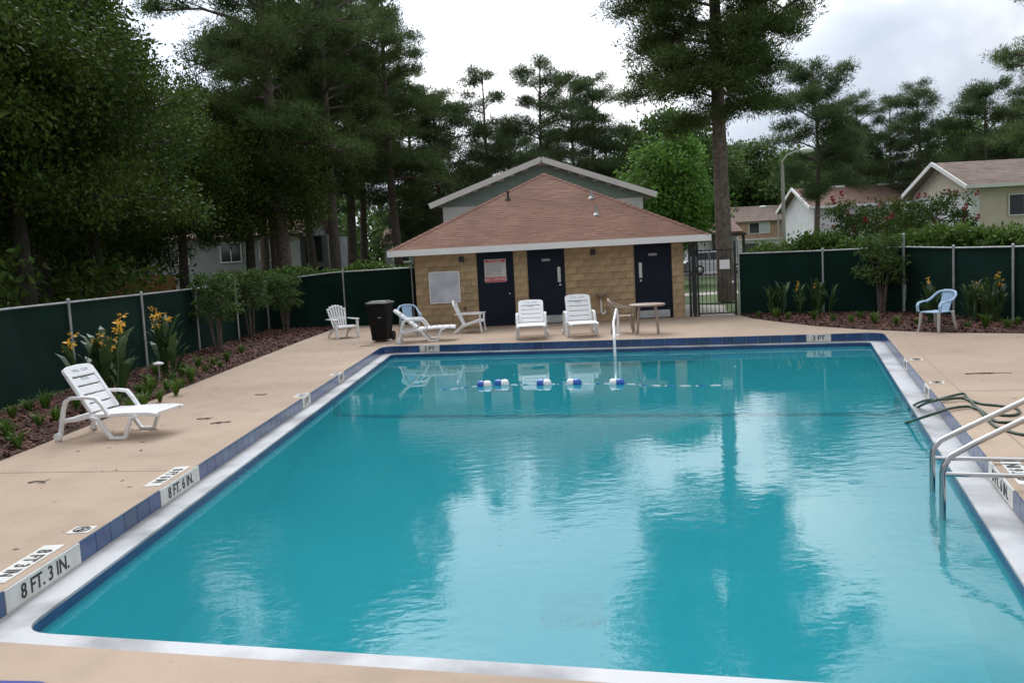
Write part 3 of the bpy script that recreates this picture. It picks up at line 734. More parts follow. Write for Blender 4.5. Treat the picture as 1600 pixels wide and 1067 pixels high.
# apartment block right behind the pool house: gable end faces the pool
ax0, ax1 = -2.75, 6.1; ay = 40.0
apx = 1.68; h, fl = gable_house('apartment_block', 'white apartment block with grey green gable siding behind pool house roof', ax0, ax1, ay, ay + 16, 4.40, 6.15, 'stucco_white', 'greyroof', 'y', .5)
siding((ax0 - .3, ay), (ax1 + .3, ay), 4.28, lambda t: 4.36 + (6.02 - 4.36) * (1 - abs(t - .5) * 2), .2, 'siding_board', 'siding_green', h, (0, -1, 0))
xm = (ax0 + ax1) / 2
for s_, e_ in (((ax0 - .55, ay - .52, 4.33), (xm, ay - .52, 6.1)), ((xm, ay - .52, 6.1), (ax1 + .55, ay - .52, 4.33))): trim_bar(s_, e_, .06, .24, 'barge_board', 'white_trim', h)
# right house: gable end faces the pool side, long beige facade
h, fl = gable_house('town_house', 'beige sided house with white gable end wall and brown roof above the hedge', 29.6, 47, 57.4, 65.4, 4.85, 6.72, 'stucco_white', 'greyroof', 'x', .55)
siding((29.6, 65.4), (29.6, 57.4), 4.55, lambda t: 4.85 + (6.55 - 4.85) * (1 - abs(t - .5) * 2), .2, 'siding_board', 'siding_beige', h, (-1, 0, 0))
siding((30.1, 57.4), (47, 57.4), .3, lambda t: 4.75, .2, 'siding_board', 'siding_beige', h, (0, -1, 0))
MB().box(29.55, 30.1, 57.3, 57.45, 0, 4.8).build('corner_post', 'stucco_white', h)
for s_, e_ in (((29.0, 56.75, 4.80), (29.0, 61.4, 6.70)), ((29.0, 61.4, 6.70), (29.0, 66.05, 4.80))): trim_bar(s_, e_, .08, .26, 'barge_board', 'white_trim', h)
trim_bar((29.0, 56.78, 4.83), (47.6, 56.78, 4.83), .08, .2, 'fascia', 'white_trim', h)
window(h, 32.0, 33.9, 57.33, 2.95, 4.2); MB().box(30.3, 31.4, 57.3, 57.34, 0, 2.1).build('door', 'bark_dark', h); window(h, 36.5, 38.2, 57.33, 2.95, 4.2)
# brown roofed house left of it
h, fl = gable_house('row_house', 'white walled house with long reddish brown roof behind crepe myrtle', 25.6, 37.5, 75, 83, 4.7, 6.5, 'stucco_white', 'redroof', 'x', .5)
trim_bar((25.1, 74.45, 4.68), (38, 74.45, 4.68), .08, .2, 'fascia', 'white_trim', h)
for s_, e_ in (((25.05, 74.4, 4.65), (25.05, 79, 6.5)), ((25.05, 79, 6.5), (25.05, 83.6, 4.65))): trim_bar(s_, e_, .08, .26, 'barge_board', 'white_trim', h)
for x in (27.6, 32.5): MB().box(x, x + 2.0, 78.7, 79.3, 6.42, 6.6).build('ridge_vent', 'white_trim', h)
window(h, 28.2, 29.8, 74.96, 2.8, 4.0, cur=False); window(h, 31.5, 33.2, 74.96, 2.8, 4.0)
MB().box(30.2, 31.2, 74.93, 74.97, 0, 2.05).build('door', 'siding_pink', h)
# pink and tan house further away
h, fl = gable_house('terrace_house', 'pinkish tan two storey house with white lower wall beyond the lamp post', 25.0, 38.5, 100, 108, 4.4, 6.2, 'stucco_white', 'greyroof', 'x', .4)
mb = MB().box(25.0, 30.6, 99.85, 99.99, 2.5, 4.35).build('upper_panel', 'siding_pink', h); MB().box(30.62, 38.4, 99.85, 99.99, 2.5, 4.35).build('upper_panel', 'siding_beige', h)
MB().box(24.9, 38.6, 99.7, 100.0, 2.35, 2.5).build('ledge', 'white_trim', h)
for x in (26.9, 32.8): window(h, x, x + 2.2, 99.83, 3.1, 4.2)
for x in (26.2, 31.5, 34.5): MB().box(x, x + 1.6, 99.93, 99.98, 0.2, 2.0).build('door', 'glass_dark', h)
# small white building with porch behind the gate
h, fl = gable_house('white_annex', 'low white building with dark porch seen over the black gate', 14.2, 20.5, 80, 87, 3.1, 4.3, 'stucco_white', 'redroof', 'x', .4)
MB().box(17.6, 20.6, 77.5, 80, 2.75, 2.95).build('porch_roof', 'bark_dark', h)
for x in (17.8, 20.4): MB().box(x - .1, x + .1, 77.6, 77.8, 0, 2.75).build('porch_post', 'bark_dark', h)
MB().box(18.2, 19.6, 79.93, 79.98, 0, 2.1).build('door', 'glass_dark', h)
MB().lathe([(.22, 0), (.26, .12), (.1, .2)], 14).build('wall_lamp', 'lamp_lens', h).matrix_local = Matrix.Translation((16.6, 79.97, 2.5)) @ Matrix.Rotation(R(90), 4, 'X')
# grey apartment building behind the left trees
h, fl = gable_house('apartment_building', 'grey two storey apartment building with red roof half hidden by pine trunks', -24, -14.0, 60, 72, 4.2, 6.2, 'stucco_grey', 'redroof', 'x', .6)
MB().box(-14.0, -12.2, 61.5, 70, 0, 4.1).build('stair_wing', 'stucco_grey', h)
MB().box(-14.6, -13.8, 59.8, 60.2, 0, 4.15).build('pilaster', 'stucco_white', h)
for x in (-13.5,): MB().box(x - .2, x + .9, 61.42, 61.49, 2.3, 4.0).build('opening', 'glass_dark', h); MB().box(x - .2, x + .9, 61.42, 61.49, 0, 1.9).build('opening', 'glass_dark', h)
for x in (-22.5, -19, -16.4): window(h, x, x + 1.3, 59.95, 2.6, 3.8, cur=False)
h, fl = gable_house('far_apartment', 'pale building with small balconies far behind the pines', -11.4, -3.0, 84, 92, 3.7, 5.2, 'stucco_grey', 'redroof', 'x', .4)
for x in (-10.6, -8.2, -5.8): 
    MB().box(x, x + 1.6, 83.2, 83.98, 1.9, 2.05).build('balcony', 'white_trim', h)
    MB().box(x, x + .12, 83.2, 83.3, 0, 3.5).build('balcony_post', 'white_trim', h); MB().box(x + .3, x + 1.4, 83.93, 83.98, 2.05, 3.4).build('opening', 'glass_dark', h)
# orange board fence piece, near left, behind the pool fence
bf = empty('board_fence', (-13.5, 30, 0)); tag(bf, 'short run of orange stained wooden board fence under the dark oak', 'fence')
for k in range(16): MB().box(k * .15, k * .15 + .135, 0, .02, 0, 1.95 + random.uniform(-.02, .02)).build('board', 'wood_orange', bf)
MB().box(0, 2.4, .02, .06, .4, .5).build('rail', 'wood_orange', bf); MB().box(0, 2.4, .02, .06, 1.5, 1.6).build('rail', 'wood_orange', bf)

# ------------------------------------------------------------------ fences
def fence(name, label, pts, tops, posts, side, tall=None):
    """pts: ground points, tops: heights at pts; posts: list of t along"""
    f_ = empty(name, pts[0]); tag(f_, label, 'fence'); P = [Vector(p) - Vector(pts[0]) for p in pts]
    cum = [0]
    for i in range(len(P) - 1): cum.append(cum[-1] + (P[i + 1] - P[i]).length)
    def pos(s_):
        for i in range(len(P) - 1):
            if s_ <= cum[i + 1] + 1e-6:
                t = (s_ - cum[i]) / (cum[i + 1] - cum[i]); return P[i].lerp(P[i + 1], t), tops[i] * (1 - t) + tops[i + 1] * t, (P[i + 1] - P[i]).normalized()
    L = cum[-1]; n_ = int(L / .15); V = []; rows_ = 8; mb = MB()
    for i in range(n_ + 1):
        p, h_, d = pos(L * i / n_); nn = Vector((-d.y, d.x, 0)) * side
        for r_ in range(rows_ + 1):
            z = h_ * r_ / rows_ - .02 if r_ else .0
            off = .045 + .012 * math.sin(i * .9 + r_ * .8 + math.sin(i * .37) * 2) * math.sin(r_ / rows_ * math.pi) + .022 * math.sin(i * .31 + .5 * r_ + math.sin(i * .11) * 3) * (.3 + .7 * math.sin(r_ / rows_ * math.pi))
            q = p - nn * off; mb.v.append((q.x, q.y, z))
    for i in range(n_):
        for r_ in range(rows_): a = i * (rows_ + 1) + r_; mb.f.append((a, a + 1, a + rows_ + 2, a + rows_ + 1))
    mb.build('windscreen', 'screen', f_, smooth=True)
    mb = MB(); mb.tube([pos(L * i / 20)[0] + Z3 * pos(L * i / 20)[1] for i in range(21)], .021, 8); mb.build('top_rail', 'galv', f_, smooth=True)
    for s_ in posts:
        p, h_, d = pos(min(s_, L)); nn = Vector((-d.y, d.x, 0)) * side * .012
        hh = h_ + (.02 if not tall or s_ not in tall else tall[s_])
        po = MB().tube([p + nn, p + nn + Z3 * hh], .03, 10).build('post', 'galv', f_, smooth=True)
        MB().lathe([(.036, 0), (.036, .03), (.02, .055), (.0, .06)], 10, (p.x + nn.x, p.y + nn.y)).build('post_cap', 'galv', po).location = (0, 0, hh)
        for zz in (.3, .9, h_ - .25): MB().tube([p + nn + Z3 * zz, p + nn + Z3 * (zz + .022)], .035, 8).build('band', 'galv', po)
    return f_
fl_pts = [(-7.2, 5.0, 0), (-7.75, 10.0, 0), (-8.2, 15.0, 0), (-8.1, 20.0, 0), (-7.85, 25.0, 0), (-7.95, 29.4, 0)]
# posts by pixel column on the fence line
def s_on(pts, px, py_guess):
    best = None; s_acc = 0
    for i in range(len(pts) - 1):
        a, b_ = Vector(pts[i]), Vector(pts[i + 1]); L = (b_ - a).length
        for k in range(200):
            p = a.lerp(b_, k / 200); d = p - Vector((0, 0, H_CAM)); d.z = 1.0 - H_CAM
            fw = d.dot(_f); x = CXP + F_PX * d.dot(cr) / fw
            if best is None or abs(x - px) < best[0]: best = (abs(x - px), s_acc + L * k / 200)
        s_acc += L
    return best[1]
lp = [s_on(fl_pts, x, 0) for x in (110, 223, 307, 369, 417)]
fence('chain_link_fence', 'long green screened fence with grey posts behind the yellow lilies and lone lounge chair', fl_pts, [1.56, 1.56, 1.57, 1.58, 1.6, 1.6], [1.5, 4.2] + lp, -1)
bp_ = [(-7.95, 29.4, 0), (-5.7, 29.3, 0), (-2.62, 28.6, 0)]
fence('chain_link_fence', 'short green screened fence between the trash cart and the pool house wall', bp_, [1.6, 1.76, 1.80], [0, s_on(bp_, 538, 0), s_on(bp_, 645, 0)], -1)
rp_ = [(6.5, 25.35, 0), (8.58, 24.55, 0), (10.25, 23.3, 0)]
fence('chain_link_fence', 'green screened fence running from the black gate past the leafy shrub', rp_, [1.73, 1.70, 1.70], [0, s_on(rp_, 1286, 0), (Vector(rp_[1]) - Vector(rp_[0])).length + (Vector(rp_[2]) - Vector(rp_[1])).length], -1, {0: .4})
rq = [(10.25, 23.3, 0), (10.62, 21.2, 0), (10.98, 19.35, 0), (11.9, 14.5, 0)]
fence('chain_link_fence', 'green screened fence section behind the pale blue chair', rq, [1.70, 1.64, 1.63, 1.62], [.05, s_on(rq, 1491, 0), s_on(rq, 1584, 0), 6.5, 9], -1, {.05: .3})
# gate
g0, g1 = Vector((5.12, 25.62, 0)), Vector((6.42, 25.32, 0)); gd = (g1 - g0).normalized(); ga = math.atan2(gd.y, gd.x); gl_ = (g1 - g0).length
gt = empty('iron_gate', g0, ga); tag(gt, 'black iron picket gate between pool house and green fence', 'gate')
for x, h_, w_ in ((.05, 2.25, .035), (.17, 2.2, .05), (.27, 2.05, .03), (gl_ - .03, 2.1, .035)): MB().box(x - w_, x + w_, -w_, w_, 0, h_).build('gate_post', 'black_iron', gt)
for z in (.08, .35, 1.86): MB().box(.3, gl_ - .06, -.016, .016, z - .018, z + .018).build('rail', 'black_iron', gt)
for k in range(8): x = .38 + k * (gl_ - .5) / 7.3; MB().box(x - .010, x + .010, -.010, .010, .08, 1.9).build('picket', 'black_iron', gt)
for x in (.11, .22): MB().box(x - .010, x + .010, -.010, .010, .08, 2.1).build('picket', 'black_iron', gt)
MB().box(.03, .3, -.03, .03, 1.72, 1.92).build('lock_box', 'black_iron', gt)
MB().lathe([(.02, 0), (.035, .03), (.03, .06)], 10).build('knob', 'white_paint', gt).matrix_local = Matrix.Translation((gl_ - .1, -.02, .95)) @ Matrix.Rotation(R(90), 4, 'X')
gs = empty('gate_sign', g0 + gd * (gl_ - .32) + Vector((0, -.03, 1.45)), ga); tag(gs, 'small blank white notice hung on the black gate pickets', 'sign')
MB().box(-.14, .14, -.012, .012, -.13, .13).build('panel', 'white_trim', gs, bevel=.004); MB().box(-.14, .14, -.016, .014, -.15, -.13).build('lower_edge', 'black_iron', gs)
# ------------------------------------------------------------------ furniture
def rot_y(a, o): return Matrix.Translation(o) @ Matrix.Rotation(a, 4, 'Y')
def chaise(label, loc, rz, ang, text=True):
    t = empty('lounge_chair', loc, rz); tag(t, label, 'lounge chair', 'white resin pool loungers')
    W = .31; ZS = .33
    # seat: rails and slats
    seat = MB(); 
    for s_ in (-1, 1): seat.ribbon([(-.42, .25), (-.2, .27), (0, ZS - .02), (.5, ZS), (.84, ZS), (.97, ZS - .015)], s_ * W - .03, s_ * W + .03, .05)
    st = seat.build('seat', 'resin_white', t, bevel=.01)
    for k in range(6):
        x = .05 + k * .153; MB().box(x, x + .134, -W + .02, W - .02, ZS - .012, ZS + .018).build('slat', 'resin_white', st, bevel=.008)
    MB().box(-.42, -.36, -W, W, .225, .275).build('rear_bar', 'resin_white', st, bevel=.01)
    # back
    LB_ = .70; Mb = rot_y(-(math.pi - ang) , (0.0, 0, ZS + .02))
    bk = MB(); bk.M = Mb
    # local: u along +x (up the back), y width, z thickness
    pts = [(.0, 0), (.35, -.012), (LB_, -.03)]
    for s_ in (-1, 1): bk.box(0.0, LB_ - .10, s_ * .275 - .035, s_ * .275 + .035, -.03, .02)
    top = [(LB_ - .15, -.31), (LB_ - .05, -.31), (LB_ - .012, -.29), (LB_ + .01, -.22), (LB_ + .022, 0), (LB_ + .01, .22), (LB_ - .012, .29), (LB_ - .05, .31), (LB_ - .15, .31)]
    bk.prism(top, -.028, .018)
    b_ = bk.build('backrest', 'resin_white', t, bevel=.008)
    for k in range(4):
        m_ = MB(); m_.M = Mb; u = .005 + k * .136; m_.box(u, u + .113, -.245, .245, -.02, .014); m_.build('slat', 'resin_white', b_, bevel=.006)
    if text:
        for s_, u in (('WILL  COM', LB_ - .07), ('POOL', LB_ - .155 - .045)):
            me = text_mesh(s_, .062, 'sign_grey', .0, .001)
            # letters upright on the front face: x -> +-y, y -> u ; front face is local -z side (towards the foot)
            place(me, 'lettering', b_, Mb @ frame((u, 0, -.0295 if u > LB_ - .1 else -.0215), (0, 1, 0), (1, 0, 0), (0, 0, -1)))
    for s_ in (-1, 1):
        y = s_ * (W + .035)
        MB().ribbon([(.30, ZS - .02), (.20, .47), (.13, .55), (.02, .565), (-.24, .565), (-.32, .52), (-.37, .38), (-.45, .03)], y - .032, y + .032, .042).build('arm', 'resin_white', t, bevel=.01)
        MB().ribbon([(.02, ZS - .03), (.12, ZS - .05), (.30, .022), (.50, .022), (.60, ZS - .05), (.70, ZS - .02)], y - .03, y + .03, .042).build('leg', 'resin_white', t, bevel=.01)
        MB().lathe([(.03, -.025), (.055, -.02), (.055, .02), (.03, .025)], 16).build('wheel', 'resin_white', t).matrix_local = Matrix.Translation((-.45, s_ * (W + .075), .055)) @ Matrix.Rotation(R(90), 4, 'X')
    return t
p = Vector((-5.21, 11.19, 0))
chaise('white resin lounge chair alone by the mulch bed facing the pool', p + Vector((-.02, .12, 0)), R(-10), R(58)).scale = (.94, .94, .94)
chaise('white lounge chair seen side on in front of the black trash cart', Vector((-2.35, 22.35, 0)), R(2), R(40), False)
chaise('white lounge chair with low reclined back facing the pool before the middle door', Vector((.50, 22.0, 0)), R(-92), R(46))
chaise('white lounge chair with steeper raised back next to the steps rail', Vector((1.68, 21.85, 0)), R(-88), R(58))

def adirondack(label, loc, rz):
    t = empty('adirondack_chair', loc, rz); tag(t, label, 'chair', 'white adirondack chairs')
    st = MB(); st.ribbon([(-.26, .21), (-.1, .25), (.2, .34), (.30, .335), (.33, .29)], -.25, .25, .025); st.build('seat', 'resin_white', t, bevel=.006)
    bk = None
    for k in range(7):
        a = (k - 3) / 3; hgt = .90 - .10 * a * a; y0 = a * .17; y1 = a * .25
        m_ = MB(); wb, wt = .021, .031
        xb, zb = -.20, .23; xt = xb - (hgt - zb) * .42
        m_.add([(xb, y0 - wb, zb), (xb, y0 + wb, zb), (xb - .018, y0 + wb, zb), (xb - .018, y0 - wb, zb), (xt, y1 - wt, hgt), (xt, y1 + wt, hgt), (xt - .018, y1 + wt, hgt), (xt - .018, y1 - wt, hgt)],
               [(0, 1, 2, 3), (7, 6, 5, 4), (0, 4, 5, 1), (1, 5, 6, 2), (2, 6, 7, 3), (3, 7, 4, 0)])
        m_.build('back_slat', 'resin_white', t, bevel=.006)
    MB().box(-.36, -.33, -.23, .23, .50, .56).build('back_rail', 'resin_white', t, bevel=.006)
    arcp = [(-.20 - (.86 - .1 * a * a - .23) * .42, a * .25, .86 - .1 * a * a) for a in np.linspace(-1.05, 1.05, 9)]
    MB().tube(arcp, .022, 6).build('back_rim', 'resin_white', t)
    for s_ in (-1, 1):
        y = s_ * .31
        MB().prism([(-.40, y - .03), (.10, y - .055), (.33, y - .06), (.36, y), (.33, y + .06), (.10, y + .055), (-.40, y + .03)], .50, .525).build('arm', 'resin_white', t, bevel=.006)
        MB().ribbon([(.30, .5), (.29, .3), (.33, .0)], y - .035, y + .035, .045).build('leg', 'resin_white', t, bevel=.006)
        MB().ribbon([(.30, .32), (-.05, .24), (-.28, .15), (-.46, .0)], s_ * .26 - .02, s_ * .26 + .02, .06).build('leg', 'resin_white', t, bevel=.006)
    return t
adirondack('white adirondack chair standing alone beside the green fence and mulch', gp(536, 528) + Vector((0, .1, 0)), R(-58))
adirondack('white adirondack chair turned sideways in front of the notice board wall', gp(740, 520) + Vector((-.05, .2, 0)), R(-8))

def monobloc(label, loc, rz, m, cat='chair', legm=None, fan=False):
    t = empty('resin_armchair', loc, rz); tag(t, label, cat); legm = legm or m
    MB().prism([(-.20, -.19), (.20, -.23), (.24, -.2), (.25, 0), (.24, .2), (.20, .23), (-.20, .19)], .40, .425).build('seat', m, t, bevel=.008)
    # back loop and splat
    hoop = [(-.02, .27, .62), (-.14, .27, .66), (-.25, .25, .74), (-.31, .19, .80), (-.335, .08, .825), (-.335, -.08, .825), (-.31, -.19, .80), (-.25, -.25, .74), (-.14, -.27, .66), (-.02, -.27, .62)]
    MB().tube(hoop, .026, 8).build('back_hoop', m, t, smooth=True)
    if fan:
        for k in range(7):
            a = (k - 3) / 3; MB().tube([(-.20, a * .13, .42), (-.27, a * .17, .62), (-.325 + .03 * a * a, a * .2, .81 - .03 * a * a)], .013, 6).build('back_slat', m, t)
    else:
        m_ = MB()
        m_.add([(-.19, -.12, .41), (-.19, .12, .41), (-.34, .14, .82), (-.34, -.14, .82), (-.215, -.12, .41), (-.215, .12, .41), (-.36, .14, .82), (-.36, -.14, .82)], [(0, 1, 2, 3), (7, 6, 5, 4), (0, 4, 5, 1), (1, 5, 6, 2), (2, 6, 7, 3), (3, 7, 4, 0)])
        m_.build('back_splat', m, t, bevel=.008)
    for s_ in (-1, 1):
        MB().ribbon([(-.06, .63), (.10, .62), (.21, .60), (.245, .54), (.23, .42)], s_ * .27 - .03, s_ * .27 + .03, .028).build('arm', m, t, bevel=.006)
        for x, dx in ((.20, .06), (-.20, -.07)):
            MB().tube([(x, s_ * .21, .42), (x + dx * .4, s_ * .225, .2), (x + dx, s_ * .25, .0)], [.036, .03, .022], 6).build('leg', legm, t)
    return t
monobloc('pale blue resin armchair standing alone before canna lilies and green fence', gp(1464, 519) + Vector((.05, .1, 0)), R(205), 'resin_blue', legm='leg_grey')
monobloc('pale blue resin armchair tucked behind lounge chair beside the trash cart', Vector((-2.72, 24.0, 0)), R(-75), 'resin_blue', legm='leg_grey')
monobloc('tan fan backed resin armchair drawn up to the round table', Vector((2.72, 21.75, 0)), R(-12), 'resin_tan', fan=True)
t = empty('round_table', (3.24, 21.2, 0)); tag(t, 'small round tan resin patio table near the third door', 'table')
MB().lathe([(.40, .66), (.43, .675), (.43, .70), (.40, .71), (.0, .712)], 28).build('tabletop', 'resin_tan', t, smooth=True)
for a in (35, 125, 215, 305): MB().tube([(.27 * math.cos(R(a)), .27 * math.sin(R(a)), .67), (.35 * math.cos(R(a)), .35 * math.sin(R(a)), .0)], [.034, .026], 8).build('leg', 'resin_tan', t)

# trash cart
t = empty('trash_cart', (-3.33, 22.95, 0), R(-12)); tag(t, 'tall black wheeled trash cart with grey shiny lid by the pool corner', 'trash can'); t.scale = (.92, .92, .95)
mb = MB()
bot, top_ = rrect(.22, .24, .05), rrect(.28, .34, .06); n_ = len(bot)
mb.add([(p[0], p[1], .04) for p in bot] + [(p[0], p[1], 1.02) for p in top_], [tuple(range(n_ - 1, -1, -1)), tuple(range(n_, 2 * n_))] + [(i, (i + 1) % n_, n_ + (i + 1) % n_, n_ + i) for i in range(n_)])
mb.build('body', 'black_plastic', t, bevel=.012)
MB().prism(rrect(.31, .37, .07), .98, 1.02).build('rim', 'black_plastic', t, bevel=.008)
ld = MB(); ld.prism(rrect(.31, .37, .08), 1.022, 1.06); ld.prism(rrect(.25, .30, .08), 1.06, 1.09); l_ = ld.build('lid', 'lid_grey', t, bevel=.012)
MB().tube([(-.2, .36, 1.0), (-.2, .43, 1.03), (.2, .43, 1.03), (.2, .36, 1.0)], .018, 8).build('handle', 'black_plastic', t)
for s_ in (-1, 1): MB().lathe([(.05, -.03), (.13, -.025), (.13, .025), (.05, .03)], 18).build('wheel', 'rubber', t).matrix_local = Matrix.Translation((s_ * .26, .24, .13)) @ Matrix.Rotation(R(90), 4, 'Y')
MB().tube([(-.26, .24, .13), (.26, .24, .13)], .015, 6).build('axle', 'galv', t)
MB().box(.02, .12, -.305, -.285, .64, .665).build('maker_plate', 'sign_grey', t)

# ------------------------------------------------------------------ pool fittings
t = empty('stair_rail', (2.4, 21.0, 0)); tag(t, 'white stair handrail rising from the pool entry steps', 'handrail')
bx = gp(961, 556, ZW) - Vector((2.4, 21.0, 0)); ax_ = Vector((.13, .15, 0))
path = [ax_, ax_ + Z3 * .45, ax_ * .9 + Vector((bx.x * .02, bx.y * .02, .58)), ax_ * .7 + Vector((bx.x * .15, bx.y * .15, .64)), Vector((bx.x * .55, bx.y * .55, .40)), Vector((bx.x * .97, bx.y * .97, .12)), Vector((bx.x, bx.y, .0)), Vector((bx.x, bx.y, -.7))]
MB().tube(path, .03, 10).build('rail', 'white_paint', t, smooth=True)
MB().lathe([(.07, 0), (.07, .012), (.035, .03)], 14, (ax_.x, ax_.y)).build('floor_flange', 'white_paint', t)
# stainless ladder
lb0, lb1 = gp(1457, 766, ZW), gp(1473, 810, ZW); nRl = Vector((.95, -.31, 0))
t = empty('pool_ladder', (lb0 + lb1) / 2 * 1); t.location.z = 0; tag(t, 'stainless steel pool ladder with two bent grab rails at the pool edge', 'ladder')
off = -(lb0 + lb1) / 2; off.z = 0
for b_, zb, prof, s_end in ((lb0, .04, [(0, .08), (.02, .14), (.07, .20), (.22, .285), (.72, .55), (.95, .66), (1.1, .68), (1.22, .62), (1.28, .45), (1.28, 0)], 1.28), (lb1, .11, [(0, .12), (.02, .19), (.06, .255), (.22, .355), (.57, .55), (.85, .69), (1.0, .71), (1.12, .65), (1.18, .48), (1.18, 0)], 1.18)):
    o = b_ + off; o.z = 0
    MB().tube([o + Z3 * -1.35, o + Z3 * -.2] + [o + nRl * s_ + Z3 * z for s_, z in prof], .024, 12).build('grab_rail', 'steel', t, smooth=True)
    MB().tube([o + Z3 * zb, o + nRl * s_end + Z3 * zb], .019, 10).build('cross_bar', 'steel', t, smooth=True)
    MB().lathe([(.06, 0), (.06, .012), (.03, .03)], 14, (o.x + nRl.x * s_end, o.y + nRl.y * s_end)).build('flange', 'steel', t)
for k, z in enumerate((-.45, -.75, -1.05)):
    a, b_ = lb0 + off, lb1 + off; a.z = b_.z = z; d = (b_ - a).normalized(); s_ = nRl * .05
    mb = MB(); mb.add([a - s_, b_ - s_, b_ + s_, a + s_, a - s_ - Z3 * .03, b_ - s_ - Z3 * .03, b_ + s_ - Z3 * .03, a + s_ - Z3 * .03], [(0, 1, 2, 3), (7, 6, 5, 4), (0, 4, 5, 1), (1, 5, 6, 2), (2, 6, 7, 3), (3, 7, 4, 0)]); mb.build('tread', 'steel', t)
# hose in loops across the edge
def hose_pts(lst):
    out = []
    for (x, y, z) in lst: out.append(gp(x, y, z))
    # smooth by Catmull-Rom
    P = [out[0]] + out + [out[-1]]; res = []
    for i in range(1, len(P) - 2):
        for k in range(8):
            t = k / 8; p0, p1, p2, p3 = P[i - 1], P[i], P[i + 1], P[i + 2]
            res.append(.5 * ((2 * p1) + (p2 - p0) * t + (2 * p0 - 5 * p1 + 4 * p2 - p3) * t * t + (3 * p1 - p0 - 3 * p2 + p3) * t ** 3))
    res.append(out[-1]); return res
t = empty('garden_hose', gp(1505, 617)); tag(t, 'dark green hose looped over the pool edge into the water', 'hose'); ho = -gp(1505, 617)
h1 = [(1424, 655, -.27), (1430, 640, -.2), (1442, 632, -.10), (1460, 626, .02), (1485, 619, .04), (1505, 615, .03), (1511, 621, .02), (1530, 641, .015), (1548, 660, .015), (1562, 669, .015), (1600, 679, .015), (1640, 678, .015)]
h2 = [(1418, 641, -.27), (1428, 633, -.16), (1445, 626, -.02), (1470, 624, .04), (1500, 622, .035), (1518, 626, .02), (1535, 631, .015), (1565, 634, .015), (1588, 638, .015), (1592, 645, .015), (1580, 649, .015), (1560, 648, .015)]
h3 = [(1300, 668, -.30), (1380, 664, -.29), (1413, 661, -.26), (1436, 654, -.1), (1460, 646, .01), (1485, 638, .03), (1512, 635, .025), (1530, 640, .02), (1545, 650, .015), (1560, 659, .015), (1600, 659, .015), (1660, 655, .015)]
for hp in (h1, h2, h3): MB().tube([p + ho for p in hose_pts(hp)], .016, 8).build('hose_run', 'hose', t, smooth=True)
# float line
fpx = [(757, 604, 1), (784, 602, 1), (850, 602, 1), (897, 601, 0), (964, 601, 0)]
rope = [(-1.5, 15.55), (-1.26, 15.45)]
for (x, y, s_) in fpx: q = gp(x, y - 1, ZW); rope.append((q.x, q.y))
rope += [(2.5, 14.55), (3.45, 14.25), (4.3, 14.0)]
t = empty('float_rope', (rope[0][0], rope[0][1], ZW)); tag(t, 'thin white and blue rope floating across the shallow end', 'rope')
P = []
for i in range(len(rope) - 1):
    for k in range(12):
        f_ = k / 12; P.append(Vector((rope[i][0] * (1 - f_) + rope[i + 1][0] * f_, rope[i][1] * (1 - f_) + rope[i + 1][1] * f_ + .03 * math.sin(i * 3 + f_ * 6.28), .004 - (.018 if (i * 12 + k) % 3 == 2 or i < 1 or i > 7 else 0))) - Vector((rope[0][0], rope[0][1], 0)))
for i in range(0, len(P) - 1, 2):
    MB().tube([P[i], P[i + 1], P[min(i + 2, len(P) - 1)]], .010, 6).build('rope_strand', 'white_paint' if (i // 2) % 3 else 'float_blue', t)
lab = ['blue and white pool float at the end of the rope, beside its twin', 'blue and white pool float second from the rope end', 'blue and white pool float in the middle of the rope, white half towards the rail', 'pool float with white half first, between the middle float and the one below the rail', 'pool float on the rope just below the white stair handrail']
for (x, y, s_), lb_ in zip(fpx, lab):
    q = gp(x, y - 1, ZW); f_ = empty('pool_float', (q.x, q.y, ZW + .02), R(-14)); tag(f_, lb_, 'float', 'floats on the rope')
    prof = [(.02, 0), (.06, .015), (.078, .05), (.075, .10), (.07, .125)]
    for sg, m_ in ((-1, 'float_blue' if s_ else 'white_paint'), (1, 'white_paint' if s_ else 'float_blue')):
        half = MB().lathe([(r_, .13 - z) for r_, z in prof][::-1], 16).build('half', m_, f_, smooth=True); half.matrix_local = Matrix.Rotation(R(90) * sg, 4, 'Y')
# twigs and small litter on the deck
def twig(px, py, ln, seed, label):
    rr = random.Random(seed); o = gp(px, py); t = empty('fallen_twig', o, rr.uniform(-.3, .3)); tag(t, label, 'twig')
    mb = MB(); mb.tube([(-ln / 2, 0, .006), (-ln * .1, rr.uniform(-.03, .03), .012), (ln / 2, rr.uniform(-.04, .04), .006)], [.007, .006, .003], 5); mb.build('stem', 'twig', t)
    for k in range(5):
        x = rr.uniform(-.3, .4) * ln; MB().tube([(x, 0, .008), (x + .06, rr.choice((-1, 1)) * rr.uniform(.03, .1), .01)], [.004, .002], 4).build('side_shoot', 'twig', t)
twig(1545, 584, .62, 1, 'long dry twig lying on the deck beyond the coiled green hose'); twig(345, 661, .26, 2, 'small forked twig on the deck near the lone lounge chair')
twig(318, 655, .2, 3, 'straight short twig on the deck beside the forked one'); twig(408, 617, .2, 4, 'tiny twig on the deck near the five foot marker'); twig(57, 754, .16, 5, 'short twig on the deck below the lone lounge chair'); twig(575, 541, .4, 6, 'dark flat twig on the deck before the trash cart')
t = empty('foam_kickboard', gp(10, 1074) + Vector((-.05, -.22, 0)), R(-8)); tag(t, 'dark blue foam board lying on the deck at the near pool corner', 'kickboard')
MB().prism(rrect(.30, .24, .12, 6), .0, .035).build('board', 'blue_foam', t, bevel=.01)
